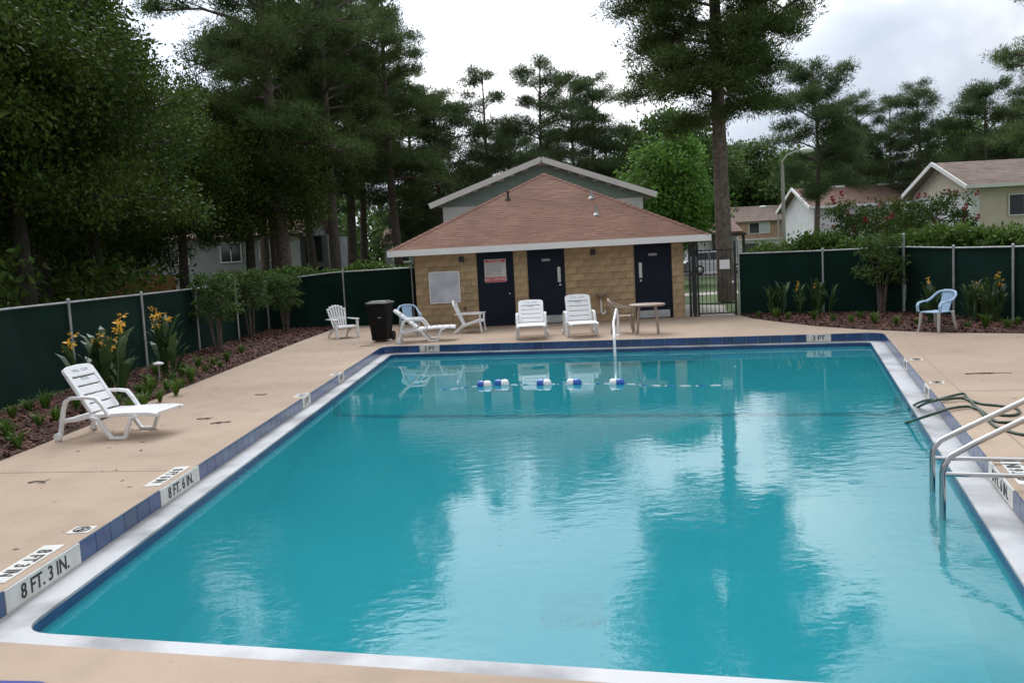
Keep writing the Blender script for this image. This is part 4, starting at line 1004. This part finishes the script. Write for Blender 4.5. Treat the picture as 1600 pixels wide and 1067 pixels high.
# path light in the bed
o_ = gp(250, 598); t = empty('path_light', (o_.x, o_.y, .01)); tag(t, 'small black garden path light with pale top in front of the yellow lilies', 'garden light')
MB().tube([(0, 0, 0), (0, 0, .34)], .012, 8).build('stake', 'galv', t); MB().lathe([(.02, .30), (.10, .34), (.095, .36), (.03, .385), (.0, .39)], 16).build('shade', 'white_trim', t)

# ------------------------------------------------------------------ street lamp, cars
def street_lamp(label, loc, h_, arm, dx):
    t = empty('street_lamp', loc); tag(t, label, 'street lamp')
    MB().tube([(0, 0, 0), (0, 0, h_ - .7)], [.12, .08], 12).build('pole', 'lamp_pole', t, smooth=True)
    MB().tube([(0, 0, h_ - .9), (0, 0, h_ - .5), (dx * .25, 0, h_ - .2), (dx * .7, 0, h_ - .03), (dx * arm, 0, h_)], .045, 8).build('arm', 'lamp_pole', t, smooth=True)
    hd = MB().lathe([(.05, -.05), (.14, .1), (.15, .3), (.11, .5), (.03, .56)], 12).build('lamp_head', 'lamp_lens', t, smooth=True)
    hd.matrix_local = Matrix.Translation((dx * arm - .05, 0, h_)) @ Matrix.Rotation(R(90) * dx, 4, 'Y') @ Matrix.Diagonal((.95, 1.1, 1.15, 1))
    return t
lp0 = at(1222, 240, 46); street_lamp('tall concrete street lamp with curved arm rising above the hedge', (lp0.x, 46, 0), lp0.z + .1, 1.0, 1)
l2 = at(1196, 328, 92); street_lamp('distant slim street lamp with white bent arm before the pink house', (l2.x + 1.3, 92, 0), l2.z + .3, 1.2, -1)
def car(label, loc, rz, bodym, L=4.5, Hh=1.62):
    t = empty('parked_car', loc, rz); tag(t, label, 'car', 'cars in the parking road')
    pr = [(-L / 2, .35), (-L / 2 + .02, .85), (-L / 2 + .25, 1.0), (-L / 2 + .55, Hh - .05), (-.6, Hh), (.35, Hh - .05), (1.05, 1.05), (L / 2 - .25, .88), (L / 2 - .02, .68), (L / 2, .35), (L / 2 - .3, .25), (-L / 2 + .3, .25)]
    mb = MB(); W = .86; n_ = len(pr); ins = [(.12 if z > 1.06 else 0) for x, z in pr]
    mb.add([(x, -W + i, z) for (x, z), i in zip(pr, ins)] + [(x, W - i, z) for (x, z), i in zip(pr, ins)], [tuple(range(n_)), tuple(range(2 * n_ - 1, n_ - 1, -1))] + [(i, (i + 1) % n_, n_ + (i + 1) % n_, n_ + i) for i in range(n_)])
    mb.build('body', bodym, t, bevel=.05, seg=3)
    for s_ in (-1, 1):
        y = s_ * .80
        for xa, xb, xc, xd in ((-1.65, -.70, -.70, -1.50), (-.60, .85, .30, -.60)):
            m_ = MB(); m_.add([(xa, s_ * .862, 1.02), (xb, s_ * .862, 1.02), (xc, s_ * .765, Hh - .1), (xd, s_ * .765, Hh - .1), (xa, s_ * .80, 1.02), (xb, s_ * .80, 1.02), (xc, s_ * .72, Hh - .1), (xd, s_ * .72, Hh - .1)], [(0, 1, 2, 3), (7, 6, 5, 4), (0, 4, 5, 1), (1, 5, 6, 2), (2, 6, 7, 3), (3, 7, 4, 0)]); m_.build('side_window', 'glass_dark', t)
        for x in (-1.38, 1.38):
            w_ = MB().lathe([(.2, -.11), (.33, -.10), (.34, 0), (.33, .10), (.2, .11)], 20).build('wheel', 'rubber', t); w_.matrix_local = Matrix.Translation((x, s_ * .78, .34)) @ Matrix.Rotation(R(90), 4, 'X')
            MB().lathe([(.04, -.12), (.2, -.115), (.2, .115), (.04, .12)], 16).build('rim', 'steel', w_)
        MB().box(L / 2 - .12, L / 2 - .01, s_ * .62 - .14, s_ * .62 + .14, .66, .78).build('headlight', 'lamp_lens', t)
        MB().box(-L / 2 - .005, -L / 2 + .08, s_ * .68 - .1, s_ * .68 + .1, .8, .95).build('tail_light', 'flower_red', t)
        MB().box(.55, .72, s_ * .9 - .06, s_ * .9 + .06, 1.0, 1.12).build('mirror', bodym, t)
    return t
car('white estate car parked seen through the gate beside the big pine trunk', (14.6, 63.5, 0), R(6), 'car_white')
car('dark car parked behind the white one near the white building', (12.2, 67.5, 0), R(4), 'car_dark')
# ------------------------------------------------------------------ vegetation
def needles(C, rad, n_each, ln, wd, up=.35):
    C = np.repeat(np.asarray(C, float), n_each, 0); n_ = len(C); rr = np.repeat(np.asarray(rad, float), n_each)
    d = rand_dirs(n_); b_ = C + d * (rr * rng.random(n_) ** .4)[:, None] * np.array([1, 1, .7])
    dr = d + rand_dirs(n_) * .6 + np.array([0, 0, up]); dr /= np.linalg.norm(dr, axis=1, keepdims=True)
    sd_ = np.cross(dr, rand_dirs(n_)); sd_ /= np.linalg.norm(sd_, axis=1, keepdims=True) + 1e-9
    L = (ln * rng.uniform(.6, 1.2, n_))[:, None]; w_ = wd
    return np.stack([b_ - sd_ * w_, b_ + sd_ * w_, b_ + dr * L], 1).reshape(-1, 3)
def leaves(C, rad, n_each, ln, wd, flat=.75):
    C = np.repeat(np.asarray(C, float), n_each, 0); n_ = len(C); rr = np.repeat(np.asarray(rad, float), n_each)
    d = rand_dirs(n_); c = C + d * (rr * rng.random(n_) ** .45)[:, None] * np.array([1, 1, flat])
    u = rand_dirs(n_) + d * .5 + np.array([0, 0, -.15]); u /= np.linalg.norm(u, axis=1, keepdims=True)
    v = np.cross(u, rand_dirs(n_) + np.array([0, 0, .8])); v /= np.linalg.norm(v, axis=1, keepdims=True) + 1e-9
    L = (ln * rng.uniform(.6, 1.25, n_))[:, None]
    return np.stack([c, c + u * L * .5 + v * wd * L, c + u * L, c + u * L * .5 - v * wd * L], 1).reshape(-1, 3)
def pine_meshes(seed, H, cb, spread, nl, nper, ln, wd, m='needle', r0=.28, top=.45, puff=.55, dens=3.2):
    rr = random.Random(seed); tr = MB(); bx_, by_ = rr.uniform(-.3, .3), rr.uniform(-.3, .3)
    ax = lambda z: Vector((bx_ * math.sin(z / H * 2.5), by_ * math.sin(z / H * 3.1), z))
    tr.tube([ax(H * k / 14) for k in range(15)], [r0 * (1.12 if k == 0 else 1) * (1 - .78 * k / 14) for k in range(15)], 12)
    br = MB(); C = []; Rr = []
    for i in range(nl):
        t = (i + rr.random() * .8) / nl; z = cb + (H - cb) * min(.95, max(0, t * .97 + rr.uniform(-.03, .03))); a = i * 2.4 + rr.uniform(-1.1, 1.1)
        prof = max(.22, (1 - abs(t - .42) ** 1.7 * 2.0)) * (.6 + .4 * min(1, t / max(.05, top * .6)))
        L = spread * prof * rr.choice((.45, .7, .85, 1.0, 1.1)) * rr.uniform(.85, 1.1) + .3; d = Vector((math.cos(a), math.sin(a), 0)); rise = rr.uniform(-.15, .30) + .55 * t * t
        p0 = ax(z); pts = [p0 + d * L * s_ + Z3 * (L * rise * s_ + .10 * L * math.sin(s_ * 3) - .12 * L * s_ * s_) for s_ in (0, .3, .6, 1)]
        rb = max(.02, .085 * (L / spread) * (r0 / .28)); br.tube(pts, [rb, rb * .75, rb * .5, rb * .22], 5, False)
        ns = max(4, int(L * dens))
        for k in range(ns):
            s_ = rr.uniform(.14, 1.0); j = min(2, int(s_ * 3 / 1.0001)); lo_ = (0, .3, .6, 1)
            q = pts[0]
            for jj in range(3):
                if lo_[jj] <= s_ <= lo_[jj + 1]: q = pts[jj].lerp(pts[jj + 1], (s_ - lo_[jj]) / (lo_[jj + 1] - lo_[jj]))
            sa = a + rr.choice((-1, 1)) * rr.uniform(.3, 1.3); sl = rr.uniform(.25, .42) * L * (1.1 - s_ * .6) + .15
            e_ = q + Vector((math.cos(sa), math.sin(sa), rr.uniform(-.05, .55))) * sl
            br.tube([q, q.lerp(e_, .5) + Z3 * .04, e_], [rb * .35, rb * .25, .008], 4, False)
            C += [e_, q.lerp(e_, .6)]; Rr += [puff * rr.uniform(.7, 1.25), puff * rr.uniform(.45, .8)]
        C.append(pts[3]); Rr.append(puff * rr.uniform(.8, 1.2))
    C.append(ax(H)); Rr.append(puff)
    V = needles(np.array([tuple(c) for c in C]), Rr, nper, ln, wd)
    return tr.mesh('trunk', 'bark'), br.mesh('branches', 'bark'), np_mesh('crown', V, 3, m)
def broad_meshes(seed, H, cz, rx, rz_, nc, nper, ln, wd, m, r0=.25, cr_=(.6, 1.1), bark='bark_dark', low=-.9):
    rr = random.Random(seed); tr = MB(); tr.tube([(0, 0, 0), (.1, .05, H * .2), (0, .1, H * .45), (.1, 0, H * .8)], [r0 * 1.15, r0, r0 * .75, r0 * .25], 10)
    br = MB(); C = []; Rr = []
    for i in range(nc):
        while True:
            p = Vector((rr.uniform(-1, 1), rr.uniform(-1, 1), rr.uniform(low, 1)))
            if .30 < p.length < 1: break
        lump = 1 + .22 * math.sin(3 * math.atan2(p.y, p.x) + seed) + .12 * math.sin(7 * p.z + seed * 2)
        c = Vector((p.x * rx * lump, p.y * rx * lump, cz + p.z * rz_)); C.append(c); Rr.append(rr.uniform(*cr_))
        if i % 4 == 0:
            s_ = Vector((0, 0, max(H * .18, cz + (c.z - cz) * .4 - rz_ * .3))); br.tube([s_, s_.lerp(c, .5) + Z3 * .2, c], [r0 * .3, r0 * .17, .015], 5, False)
    V = leaves(np.array([tuple(c) for c in C]), Rr, nper, ln, wd)
    return tr.mesh('trunk', bark), br.mesh('branches', bark), np_mesh('crown', V, 4, m)
def tree(name, meshes, loc, label, group=None, rz=0, sc=1.0, cat='tree', szz=None):
    t = empty(name, loc, rz); t.scale = (sc, sc, szz or sc); tag(t, label, cat, group)
    tr = place(meshes[0], 'trunk', t); place(meshes[1], 'branches', tr); place(meshes[2], 'crown', t); return t
pnA = pine_meshes(1, 19, 5.0, 3.9, 46, 84, .21, .019, 'needle', .33, .25, .50, 3.6)
pnB = pine_meshes(2, 16.5, 5.8, 3.3, 40, 84, .23, .022, 'needle_far', .24, .35, .68, 3.6)
pnC = pine_meshes(7, 15.5, 6.3, 2.7, 26, 78, .23, .022, 'needle_far', .20, .5, .60, 3.4)
pnD = pine_meshes(9, 15, 3.0, 4.2, 52, 76, .26, .026, 'needle_far', .26, .25, .65, 3.2)
pnE = pine_meshes(15, 14, 5.0, 3.5, 42, 84, .24, .024, 'needle_far', .22, .2, .62, 3.4)
pnF = pine_meshes(4, 22, 6.2, 3.5, 92, 120, .19, .017, 'needle', .30, .1, .50, 6.2)
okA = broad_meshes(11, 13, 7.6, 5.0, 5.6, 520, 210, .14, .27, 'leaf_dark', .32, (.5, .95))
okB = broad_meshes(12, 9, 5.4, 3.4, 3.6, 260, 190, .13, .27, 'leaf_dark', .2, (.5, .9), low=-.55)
brM = broad_meshes(13, 10, 6.0, 3.4, 4.0, 300, 80, .26, .26, 'leaf_mid', .2, bark='bark')
brL = broad_meshes(14, 7, 4.6, 2.4, 3.2, 230, 80, .24, .28, 'leaf_bright', .14, (.5, .9), bark='bark')
def tp(px, Y): v = at(px, 400, Y); return Vector((v.x, Y, 0))
GP_ = 'pines standing beyond the pool fence'
tree('pine_tree', pnF, Vector((7.75, 32, 0)), 'tall thick trunked pine beside the gate with high spreading crown', None, 3.9)
# left oaks
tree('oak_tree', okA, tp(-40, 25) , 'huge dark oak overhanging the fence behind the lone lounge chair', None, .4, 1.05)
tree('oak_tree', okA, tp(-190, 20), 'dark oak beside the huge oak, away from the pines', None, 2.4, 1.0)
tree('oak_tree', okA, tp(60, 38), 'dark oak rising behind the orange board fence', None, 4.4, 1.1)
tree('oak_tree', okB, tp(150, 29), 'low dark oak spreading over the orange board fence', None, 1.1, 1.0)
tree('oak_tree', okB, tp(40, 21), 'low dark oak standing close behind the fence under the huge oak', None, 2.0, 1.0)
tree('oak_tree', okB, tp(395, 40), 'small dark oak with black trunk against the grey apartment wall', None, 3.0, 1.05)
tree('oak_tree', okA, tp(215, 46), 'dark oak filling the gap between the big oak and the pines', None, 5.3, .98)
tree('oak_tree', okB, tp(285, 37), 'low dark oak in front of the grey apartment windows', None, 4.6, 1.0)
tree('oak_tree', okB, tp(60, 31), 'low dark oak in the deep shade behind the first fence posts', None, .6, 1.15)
# left pines
LP = [(447, 40, pnA, 1.0, .3, 'stout pine with thick straight trunk before the red roofed grey building'), (432, 46, pnB, 1.1, 1.2, 'thin dark trunked pine just beside the stout pine'),
      (492, 50, pnB, 1.12, 2.0, 'leaning pine trunk in front of the red roof corner'), (524, 47, pnA, .98, 2.6, 'pine with wide crown between the leaning trunk and the close pair'), (548, 56, pnA, 1.02, 4.0, 'pine in the pair of close trunks above the back hedge'),
      (566, 60, pnB, 1.15, 5.0, 'thinner pine of the close pair above the back hedge'), (625, 52, pnA, .92, .9, 'pine whose crown edges the open sky beside the pool house'), (412, 58, pnA, .92, 3.3, 'pine rising behind the small dark oak'),
      (690, 58, pnD, .80, 1.7, 'dense lower pine beside the apartment gable eave'), (650, 66, pnD, .95, 2.9, 'bushy pine in the dark gap behind the dense lower pine')]
for px, Y, me, sc, rz, lb_ in LP: tree('pine_tree', me, tp(px, Y), lb_, GP_, rz, sc)
RP = [(770, 60, pnC, .90, .2, 'slender sparse pine standing free against the sky, nearly bare trunked'), (858, 60, pnB, .87, 1.5, 'full crowned pine directly above the gable peak'), (905, 66, pnB, .85, 3.5, 'pine close behind the full crowned one'), (940, 62, pnB, .82, 2.2, 'shorter pine with rounded top next to the full crowned one'),
      (805, 72, pnD, .80, 4.2, 'low dark pine filling the gap behind the gable'), (1272, 62, pnE, .98, .7, 'broad dense pine behind the tall street lamp'), (1345, 80, pnB, .86, 1.9, 'pine between the dense one and the flat topped one'), (1392, 78, pnC, .88, 3.0, 'thin pine with gaps of sky beside flat topped pine'),
      (1432, 76, pnB, .86, 5.2, 'flat topped pine above the beige house gable'), (1545, 72, pnE, .95, 2.6, 'rounded bushy pine above the beige house roof'), (1620, 74, pnE, .95, 4.4, 'bushy pine over the beige house beyond its first window'), (1690, 50, pnA, .9, 1.0, 'tall pine with branches reaching in over the beige house roof')]
for px, Y, me, sc, rz, lb_ in RP: tree('pine_tree', me, tp(px, Y), lb_, GP_, rz, sc)
BT = [(1050, 48, brL, 1.0, .5, 'bright green leafy tree between the pool house roof and big pine'), (1062, 62, brM, 1.12, 1.1, 'darker leafy tree towering behind the bright green one'), (1000, 66, brM, 1.05, 2.1, 'leafy tree between the gable and the bright green tree'), (1172, 114, brM, 1.45, 3.0, 'leafy tree directly behind the big pine trunk'),
      (1225, 118, brM, 1.35, 4.0, 'leafy tree over the pink house'), (730, 74, brM, .9, 5.0, 'leafy tree low behind the gable below the slender pine'), (1500, 92, brM, 1.35, .4, 'leafy tree behind the beige house ridge'), (1330, 94, brM, 1.3, 2.2, 'leafy tree behind the brown roofed house'), (1590, 96, brM, 1.3, 2.9, 'leafy tree far behind the beige roof past its ridge tree'), (1110, 112, brM, 1.5, 1.9, 'leafy tree far behind the white annex')]
for px, Y, me, sc, rz, lb_ in BT: tree('broadleaf_tree', me, tp(px, Y), lb_, 'leafy trees beyond the fence', rz, sc)
# far wood that closes the view
C = []; Rr = []
for i in range(1500):
    x = rng.uniform(-75, 95); C.append((x, rng.uniform(104, 124) if x > -14 else rng.uniform(70, 88), rng.uniform(0, 1) ** .8 * (9 + 2.5 * math.sin(x * .21) + 1.5 * math.sin(x * .63)))); Rr.append(rng.uniform(1.3, 2.4))
for i in range(260): C.append((rng.uniform(-34, -10), rng.uniform(104, 122), rng.uniform(0, 9))); Rr.append(rng.uniform(1.3, 2.4))
wdl = link(bpy.data.objects.new('woodland', np_mesh('woodland', leaves(C, Rr, 70, .7, .3), 4, 'leaf_mid'))); tag(wdl, 'dark far wood closing the view behind the houses', 'wood', kind='stuff')
C = []; Rr = []
for i in range(420): C.append((rng.uniform(-34, -13.5), rng.uniform(33, 46), rng.uniform(0, 3.2))); Rr.append(rng.uniform(.6, 1.1))
for i in range(240): C.append((rng.uniform(-22, -9.5), rng.uniform(12, 30), rng.uniform(0, 2.2))); Rr.append(rng.uniform(.5, .9))
C = [c for c in C if not (c[1] > 29 and c[0] > -15.2)]; Rr = Rr[:len(C)]
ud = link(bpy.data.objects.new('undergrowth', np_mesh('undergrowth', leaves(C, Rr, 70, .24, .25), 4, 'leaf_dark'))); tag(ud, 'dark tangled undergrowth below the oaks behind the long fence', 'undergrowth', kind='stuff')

# hedges
def hedge(name, label, pts, h0, h1, wd, n_, m):
    P = [Vector(p) for p in pts]; L = [(P[i + 1] - P[i]).length for i in range(len(P) - 1)]; T = sum(L); C = []
    for k in range(n_):
        s_ = rng.uniform(0, T); i = 0
        while s_ > L[i]: s_ -= L[i]; i += 1
        q = P[i].lerp(P[i + 1], s_ / L[i]); z = h0 + (h1 - h0) * rng.random() ** .5
        C.append((q.x + rng.uniform(-wd, wd), q.y + rng.uniform(-wd, wd), z + .12 * math.sin(q.x * 2.3) + .08 * math.sin(q.x * 5.1)))
    h = empty(name, P[0]); tag(h, label, 'hedge'); V = leaves(np.array(C) - np.array(P[0]), [rng.uniform(.16, .3) for _ in C], 46, .12, .26)
    place(np_mesh('foliage', V, 4, m), 'foliage', h)
    st = MB()
    for k in range(12):
        i = min(len(P) - 2, int(k / 12 * (len(P) - 1))); q = P[i].lerp(P[i + 1], (k / 12 * (len(P) - 1)) % 1) - P[0]; st.tube([(q.x, q.y, 0), (q.x + .1, q.y, h1 * .7)], .03, 5)
    place(st.mesh('stems', 'bark'), 'stems', h)
hedge('clipped_hedge', 'bright green hedge showing over the fence beside the gate', [(7.3, 26.6, 0), (9.2, 25.9, 0), (11.2, 24.6, 0), (12.0, 22, 0), (12.9, 16, 0)], .9, 1.95, .45, 900, 'leaf_hedge')
hedge('clipped_hedge', 'low green hedge behind the short fence by the trash cart', [(-9.5, 31.5, 0), (-6, 31, 0), (-3.0, 30.2, 0)], .8, 1.82, .5, 420, 'leaf_hedge')
# crepe myrtle with red flower heads behind the right hedge
def shrub_meshes(seed, h_, rx, nc, nper, ln, m, stems=5, rr_=(.14, .28), low=.35):
    r_ = random.Random(seed); st = MB(); C = []; Rr = []; tips = []
    for k in range(stems):
        a = k * 2.4; tip = Vector((math.cos(a) * rx * r_.uniform(.3, .9), math.sin(a) * rx * r_.uniform(.3, .9), h_ * r_.uniform(.8, 1))); st.tube([(math.cos(a) * .07, math.sin(a) * .07, 0), (tip.x * .35, tip.y * .35, h_ * .4), tip], [.028, .02, .006], 6); tips.append(tip)
    for k in range(nc):
        a = r_.uniform(0, 6.28); z = r_.uniform(low, 1); rad = rx * math.sqrt(r_.random()) * (1 - .45 * abs(z - .62)); C.append((math.cos(a) * rad, math.sin(a) * rad, z * h_)); Rr.append(r_.uniform(*rr_))
    return st.mesh('stems', 'bark'), np_mesh('foliage', leaves(C, Rr, nper, ln, .28), 4, m), C
cmS = shrub_meshes(31, 3.4, 1.55, 150, 46, .11, 'leaf_dark', 9, (.16, .30), .3)
def shrub(name, ms, loc, label, sc=1, rz=0, group=None, cat='shrub'):
    t = empty(name, loc, rz); t.scale = (sc, sc, sc); tag(t, label, cat, group); place(ms[0], 'stems', t); place(ms[1], 'foliage', t); return t
fh = [c for c in cmS[2] if c[2] > 2.0][:46]
fl_me = np_mesh('flower_head', leaves([(0, 0, 0)] * 1 + [(0, 0, .12)], [.075, .05], 44, .05, .4), 4, 'flower_red')
for px, Y, sc, lb_ in ((1345, 33, .98, 'crepe myrtle bush with red flower heads above the hedge before the brown roof'), (1452, 31, .98, 'crepe myrtle bush with red flower heads before the white gable wall'), (1410, 35, .95, 'crepe myrtle bush between the two red flowering ones')):
    t = shrub('crepe_myrtle', cmS, tp(px, Y), lb_, sc, Y * 1.3)
    for k, c in enumerate(fh):
        if (k + Y) % 5 == 0: place(fl_me, 'flower_head', t, Matrix.Translation((c[0] * 1.15, c[1] * 1.15, c[2] + .28)))
shA = shrub_meshes(41, 1.95, .62, 95, 36, .085, 'leaf_mid', 6, (.11, .20), .42)
GS = 'young multi stemmed shrubs in the beds'
shrub('young_shrub', shA, gp(342, 548), 'multi stemmed green shrub next to the yellow lilies along the long fence', .98, .3, GS)
shrub('young_shrub', shA, gp(393, 528), 'multi stemmed green shrub between two like shrubs along the long fence', 1.0, 1.7, GS)
shrub('young_shrub', shA, gp(447, 519), 'multi stemmed green shrub at the fence corner towards the adirondack chair', .92, 3.1, GS)
shrub('young_shrub', shA, gp(1378, 490), 'leafy multi stemmed shrub growing against the fence between gate and blue chair', 1.02, 4.0, GS)
# cannas with yellow flowers
def canna_meshes(seed, h_, ns):
    r_ = random.Random(seed); st = MB(); V = []; FV = []; tips = []
    for k in range(ns):
        a = r_.uniform(0, 6.28); rad = r_.uniform(.02, .22); bx_, by_ = rad * math.cos(a), rad * math.sin(a); hh = h_ * r_.uniform(.65, 1.0)
        tx, ty = bx_ * 1.5 + r_.uniform(-.05, .05), by_ * 1.5 + r_.uniform(-.05, .05); st.tube([(bx_, by_, 0), ((bx_ + tx) / 2, (by_ + ty) / 2, hh * .5), (tx, ty, hh)], [.014, .011, .006], 5)
        for j in range(6):
            f_ = .08 + .75 * j / 6; z = hh * f_; az = r_.uniform(0, 6.28); L = r_.uniform(.32, .5) * (1.1 - .4 * f_); wdt = L * .13; d = Vector((math.cos(az), math.sin(az), 0)); sdv = Vector((-d.y, d.x, 0))
            o = Vector((bx_ + (tx - bx_) * f_, by_ + (ty - by_) * f_, z)); p = [o, o + d * L * .22 + Z3 * L * .45, o + d * L * .42 + Z3 * L * .8, o + d * L * .62 + Z3 * L * .92]
            ww = [.012, wdt, wdt * .85, .004]
            for i in range(3): V += [tuple(p[i] - sdv * ww[i]), tuple(p[i] + sdv * ww[i]), tuple(p[i + 1] + sdv * ww[i + 1]), tuple(p[i + 1] - sdv * ww[i + 1])]
        tips.append((tx, ty, hh))
    return st.mesh('stems', 'leaf_canna'), np_mesh('foliage', V, 4, 'leaf_canna'), tips
cnA, cnB = canna_meshes(51, 1.12, 7), canna_meshes(52, 1.2, 6)
yf = np_mesh('flower', np.concatenate([leaves([(0, 0, 0)], [.035], 16, .075, .2), leaves([(.02, .03, .09)], [.03], 9, .06, .2), leaves([(-.04, .01, -.06)], [.025], 8, .055, .2)]), 4, 'flower_yellow')
def canna(ms, loc, label, nf, sc, rz, group='yellow flowering canna lilies'):
    t = shrub('canna_lily', ms, loc, label, sc, rz, group, 'flower')
    for k, c in enumerate(ms[2][:nf]): place(yf, 'flower', t, Matrix.Translation(c) @ Matrix.Scale(.8 + .35 * ((k * 7) % 3) / 2, 4))
canna(cnA, gp(160, 632), 'yellow canna lily clump with most blooms, behind the lone lounge chair', 6, 1.2, .2); canna(cnB, gp(195, 622), 'yellow canna lily clump between the lounge chair and the path light', 3, 1.05, 1.2)
canna(cnB, gp(262, 592), 'yellow canna lily clump just behind the path light', 4, 1.15, 2.5)
for i, (px, py, nf, sc, lb_) in enumerate(((1214, 494, 1, .92, 'canna lily clump next to the gate with a single bloom'), (1250, 494, 2, .80, 'shorter canna lily clump with pale blooms between its two neighbours by the gate'), (1283, 493, 1, .98, 'canna lily clump at the fence post beyond the gate'),
      (1452, 505, 1, .88, 'canna lily clump behind the back of the pale blue chair'), (1522, 502, 2, .92, 'wide canna lily clump between the pale blue chair and last post'), (1555, 505, 2, .95, 'canna lily clump against the last fence post past the blue chair'))):
    canna((cnA, cnB)[i % 2], gp(px, py), lb_, nf, sc, i * 1.1)
# strap leaved edging plants
def tuft_mesh(seed, h_, nb):
    r_ = random.Random(seed); V = []
    for k in range(nb):
        a = r_.uniform(0, 6.28); d = Vector((math.cos(a), math.sin(a), 0)); s_ = Vector((-d.y, d.x, 0)); L = h_ * r_.uniform(.6, 1.1); sp = r_.uniform(.15, .75); o = d * .02; p = [o, o + d * L * sp * .4 + Z3 * L * .6, o + d * L * sp + Z3 * L * (.95 - sp * .45)]; ww = (.009, .009, .002)
        for i in range(2): V += [tuple(p[i] - s_ * ww[i]), tuple(p[i] + s_ * ww[i]), tuple(p[i + 1] + s_ * ww[i + 1]), tuple(p[i + 1] - s_ * ww[i + 1])]
    return np_mesh('blades', V, 4, 'leaf_hedge')
tf = [tuft_mesh(61, .30, 46), tuft_mesh(62, .24, 40), tuft_mesh(63, .36, 50)]
def tuft(px, py, k, label, group):
    o = bpy.data.objects.new('edging_plant', tf[k % 3]); link(o); o.location = gp(px, py); o.rotation_euler = (0, 0, k * 1.3); o.scale = [.85 + .3 * ((k * 5) % 7) / 7] * 3; tag(o, label, 'plant', group)
for k, (px, py) in enumerate(((1185, 497), (1232, 500), (1272, 501), (1302, 503), (1330, 506), (1367, 507), (1400, 509), (1432, 508), (1212, 499), (1345, 500), (1512, 514), (1540, 512), (1575, 515), (1590, 508))): tuft(px, py, k, 'small strap leaved green plant in the mulch bed beside the gate', 'edging plants in the bed by the gate')
for k, (px, py) in enumerate(((28, 700), (14, 690), (62, 668), (88, 660), (72, 640), (20, 655), (210, 632), (232, 622), (262, 612), (285, 605), (300, 598), (240, 610), (322, 583), (205, 645), (180, 640), (270, 598), (355, 566), (310, 575), (120, 640), (225, 640), (250, 628), (218, 618), (275, 618), (295, 588), (335, 572), (150, 650), (45, 645), (8, 672), (245, 588), (378, 553), (345, 577), (285, 590), (232, 604))): tuft(px, py, k + 1, 'small strap leaved green plant in the mulch bed along the long fence', 'edging plants in the long fence bed')
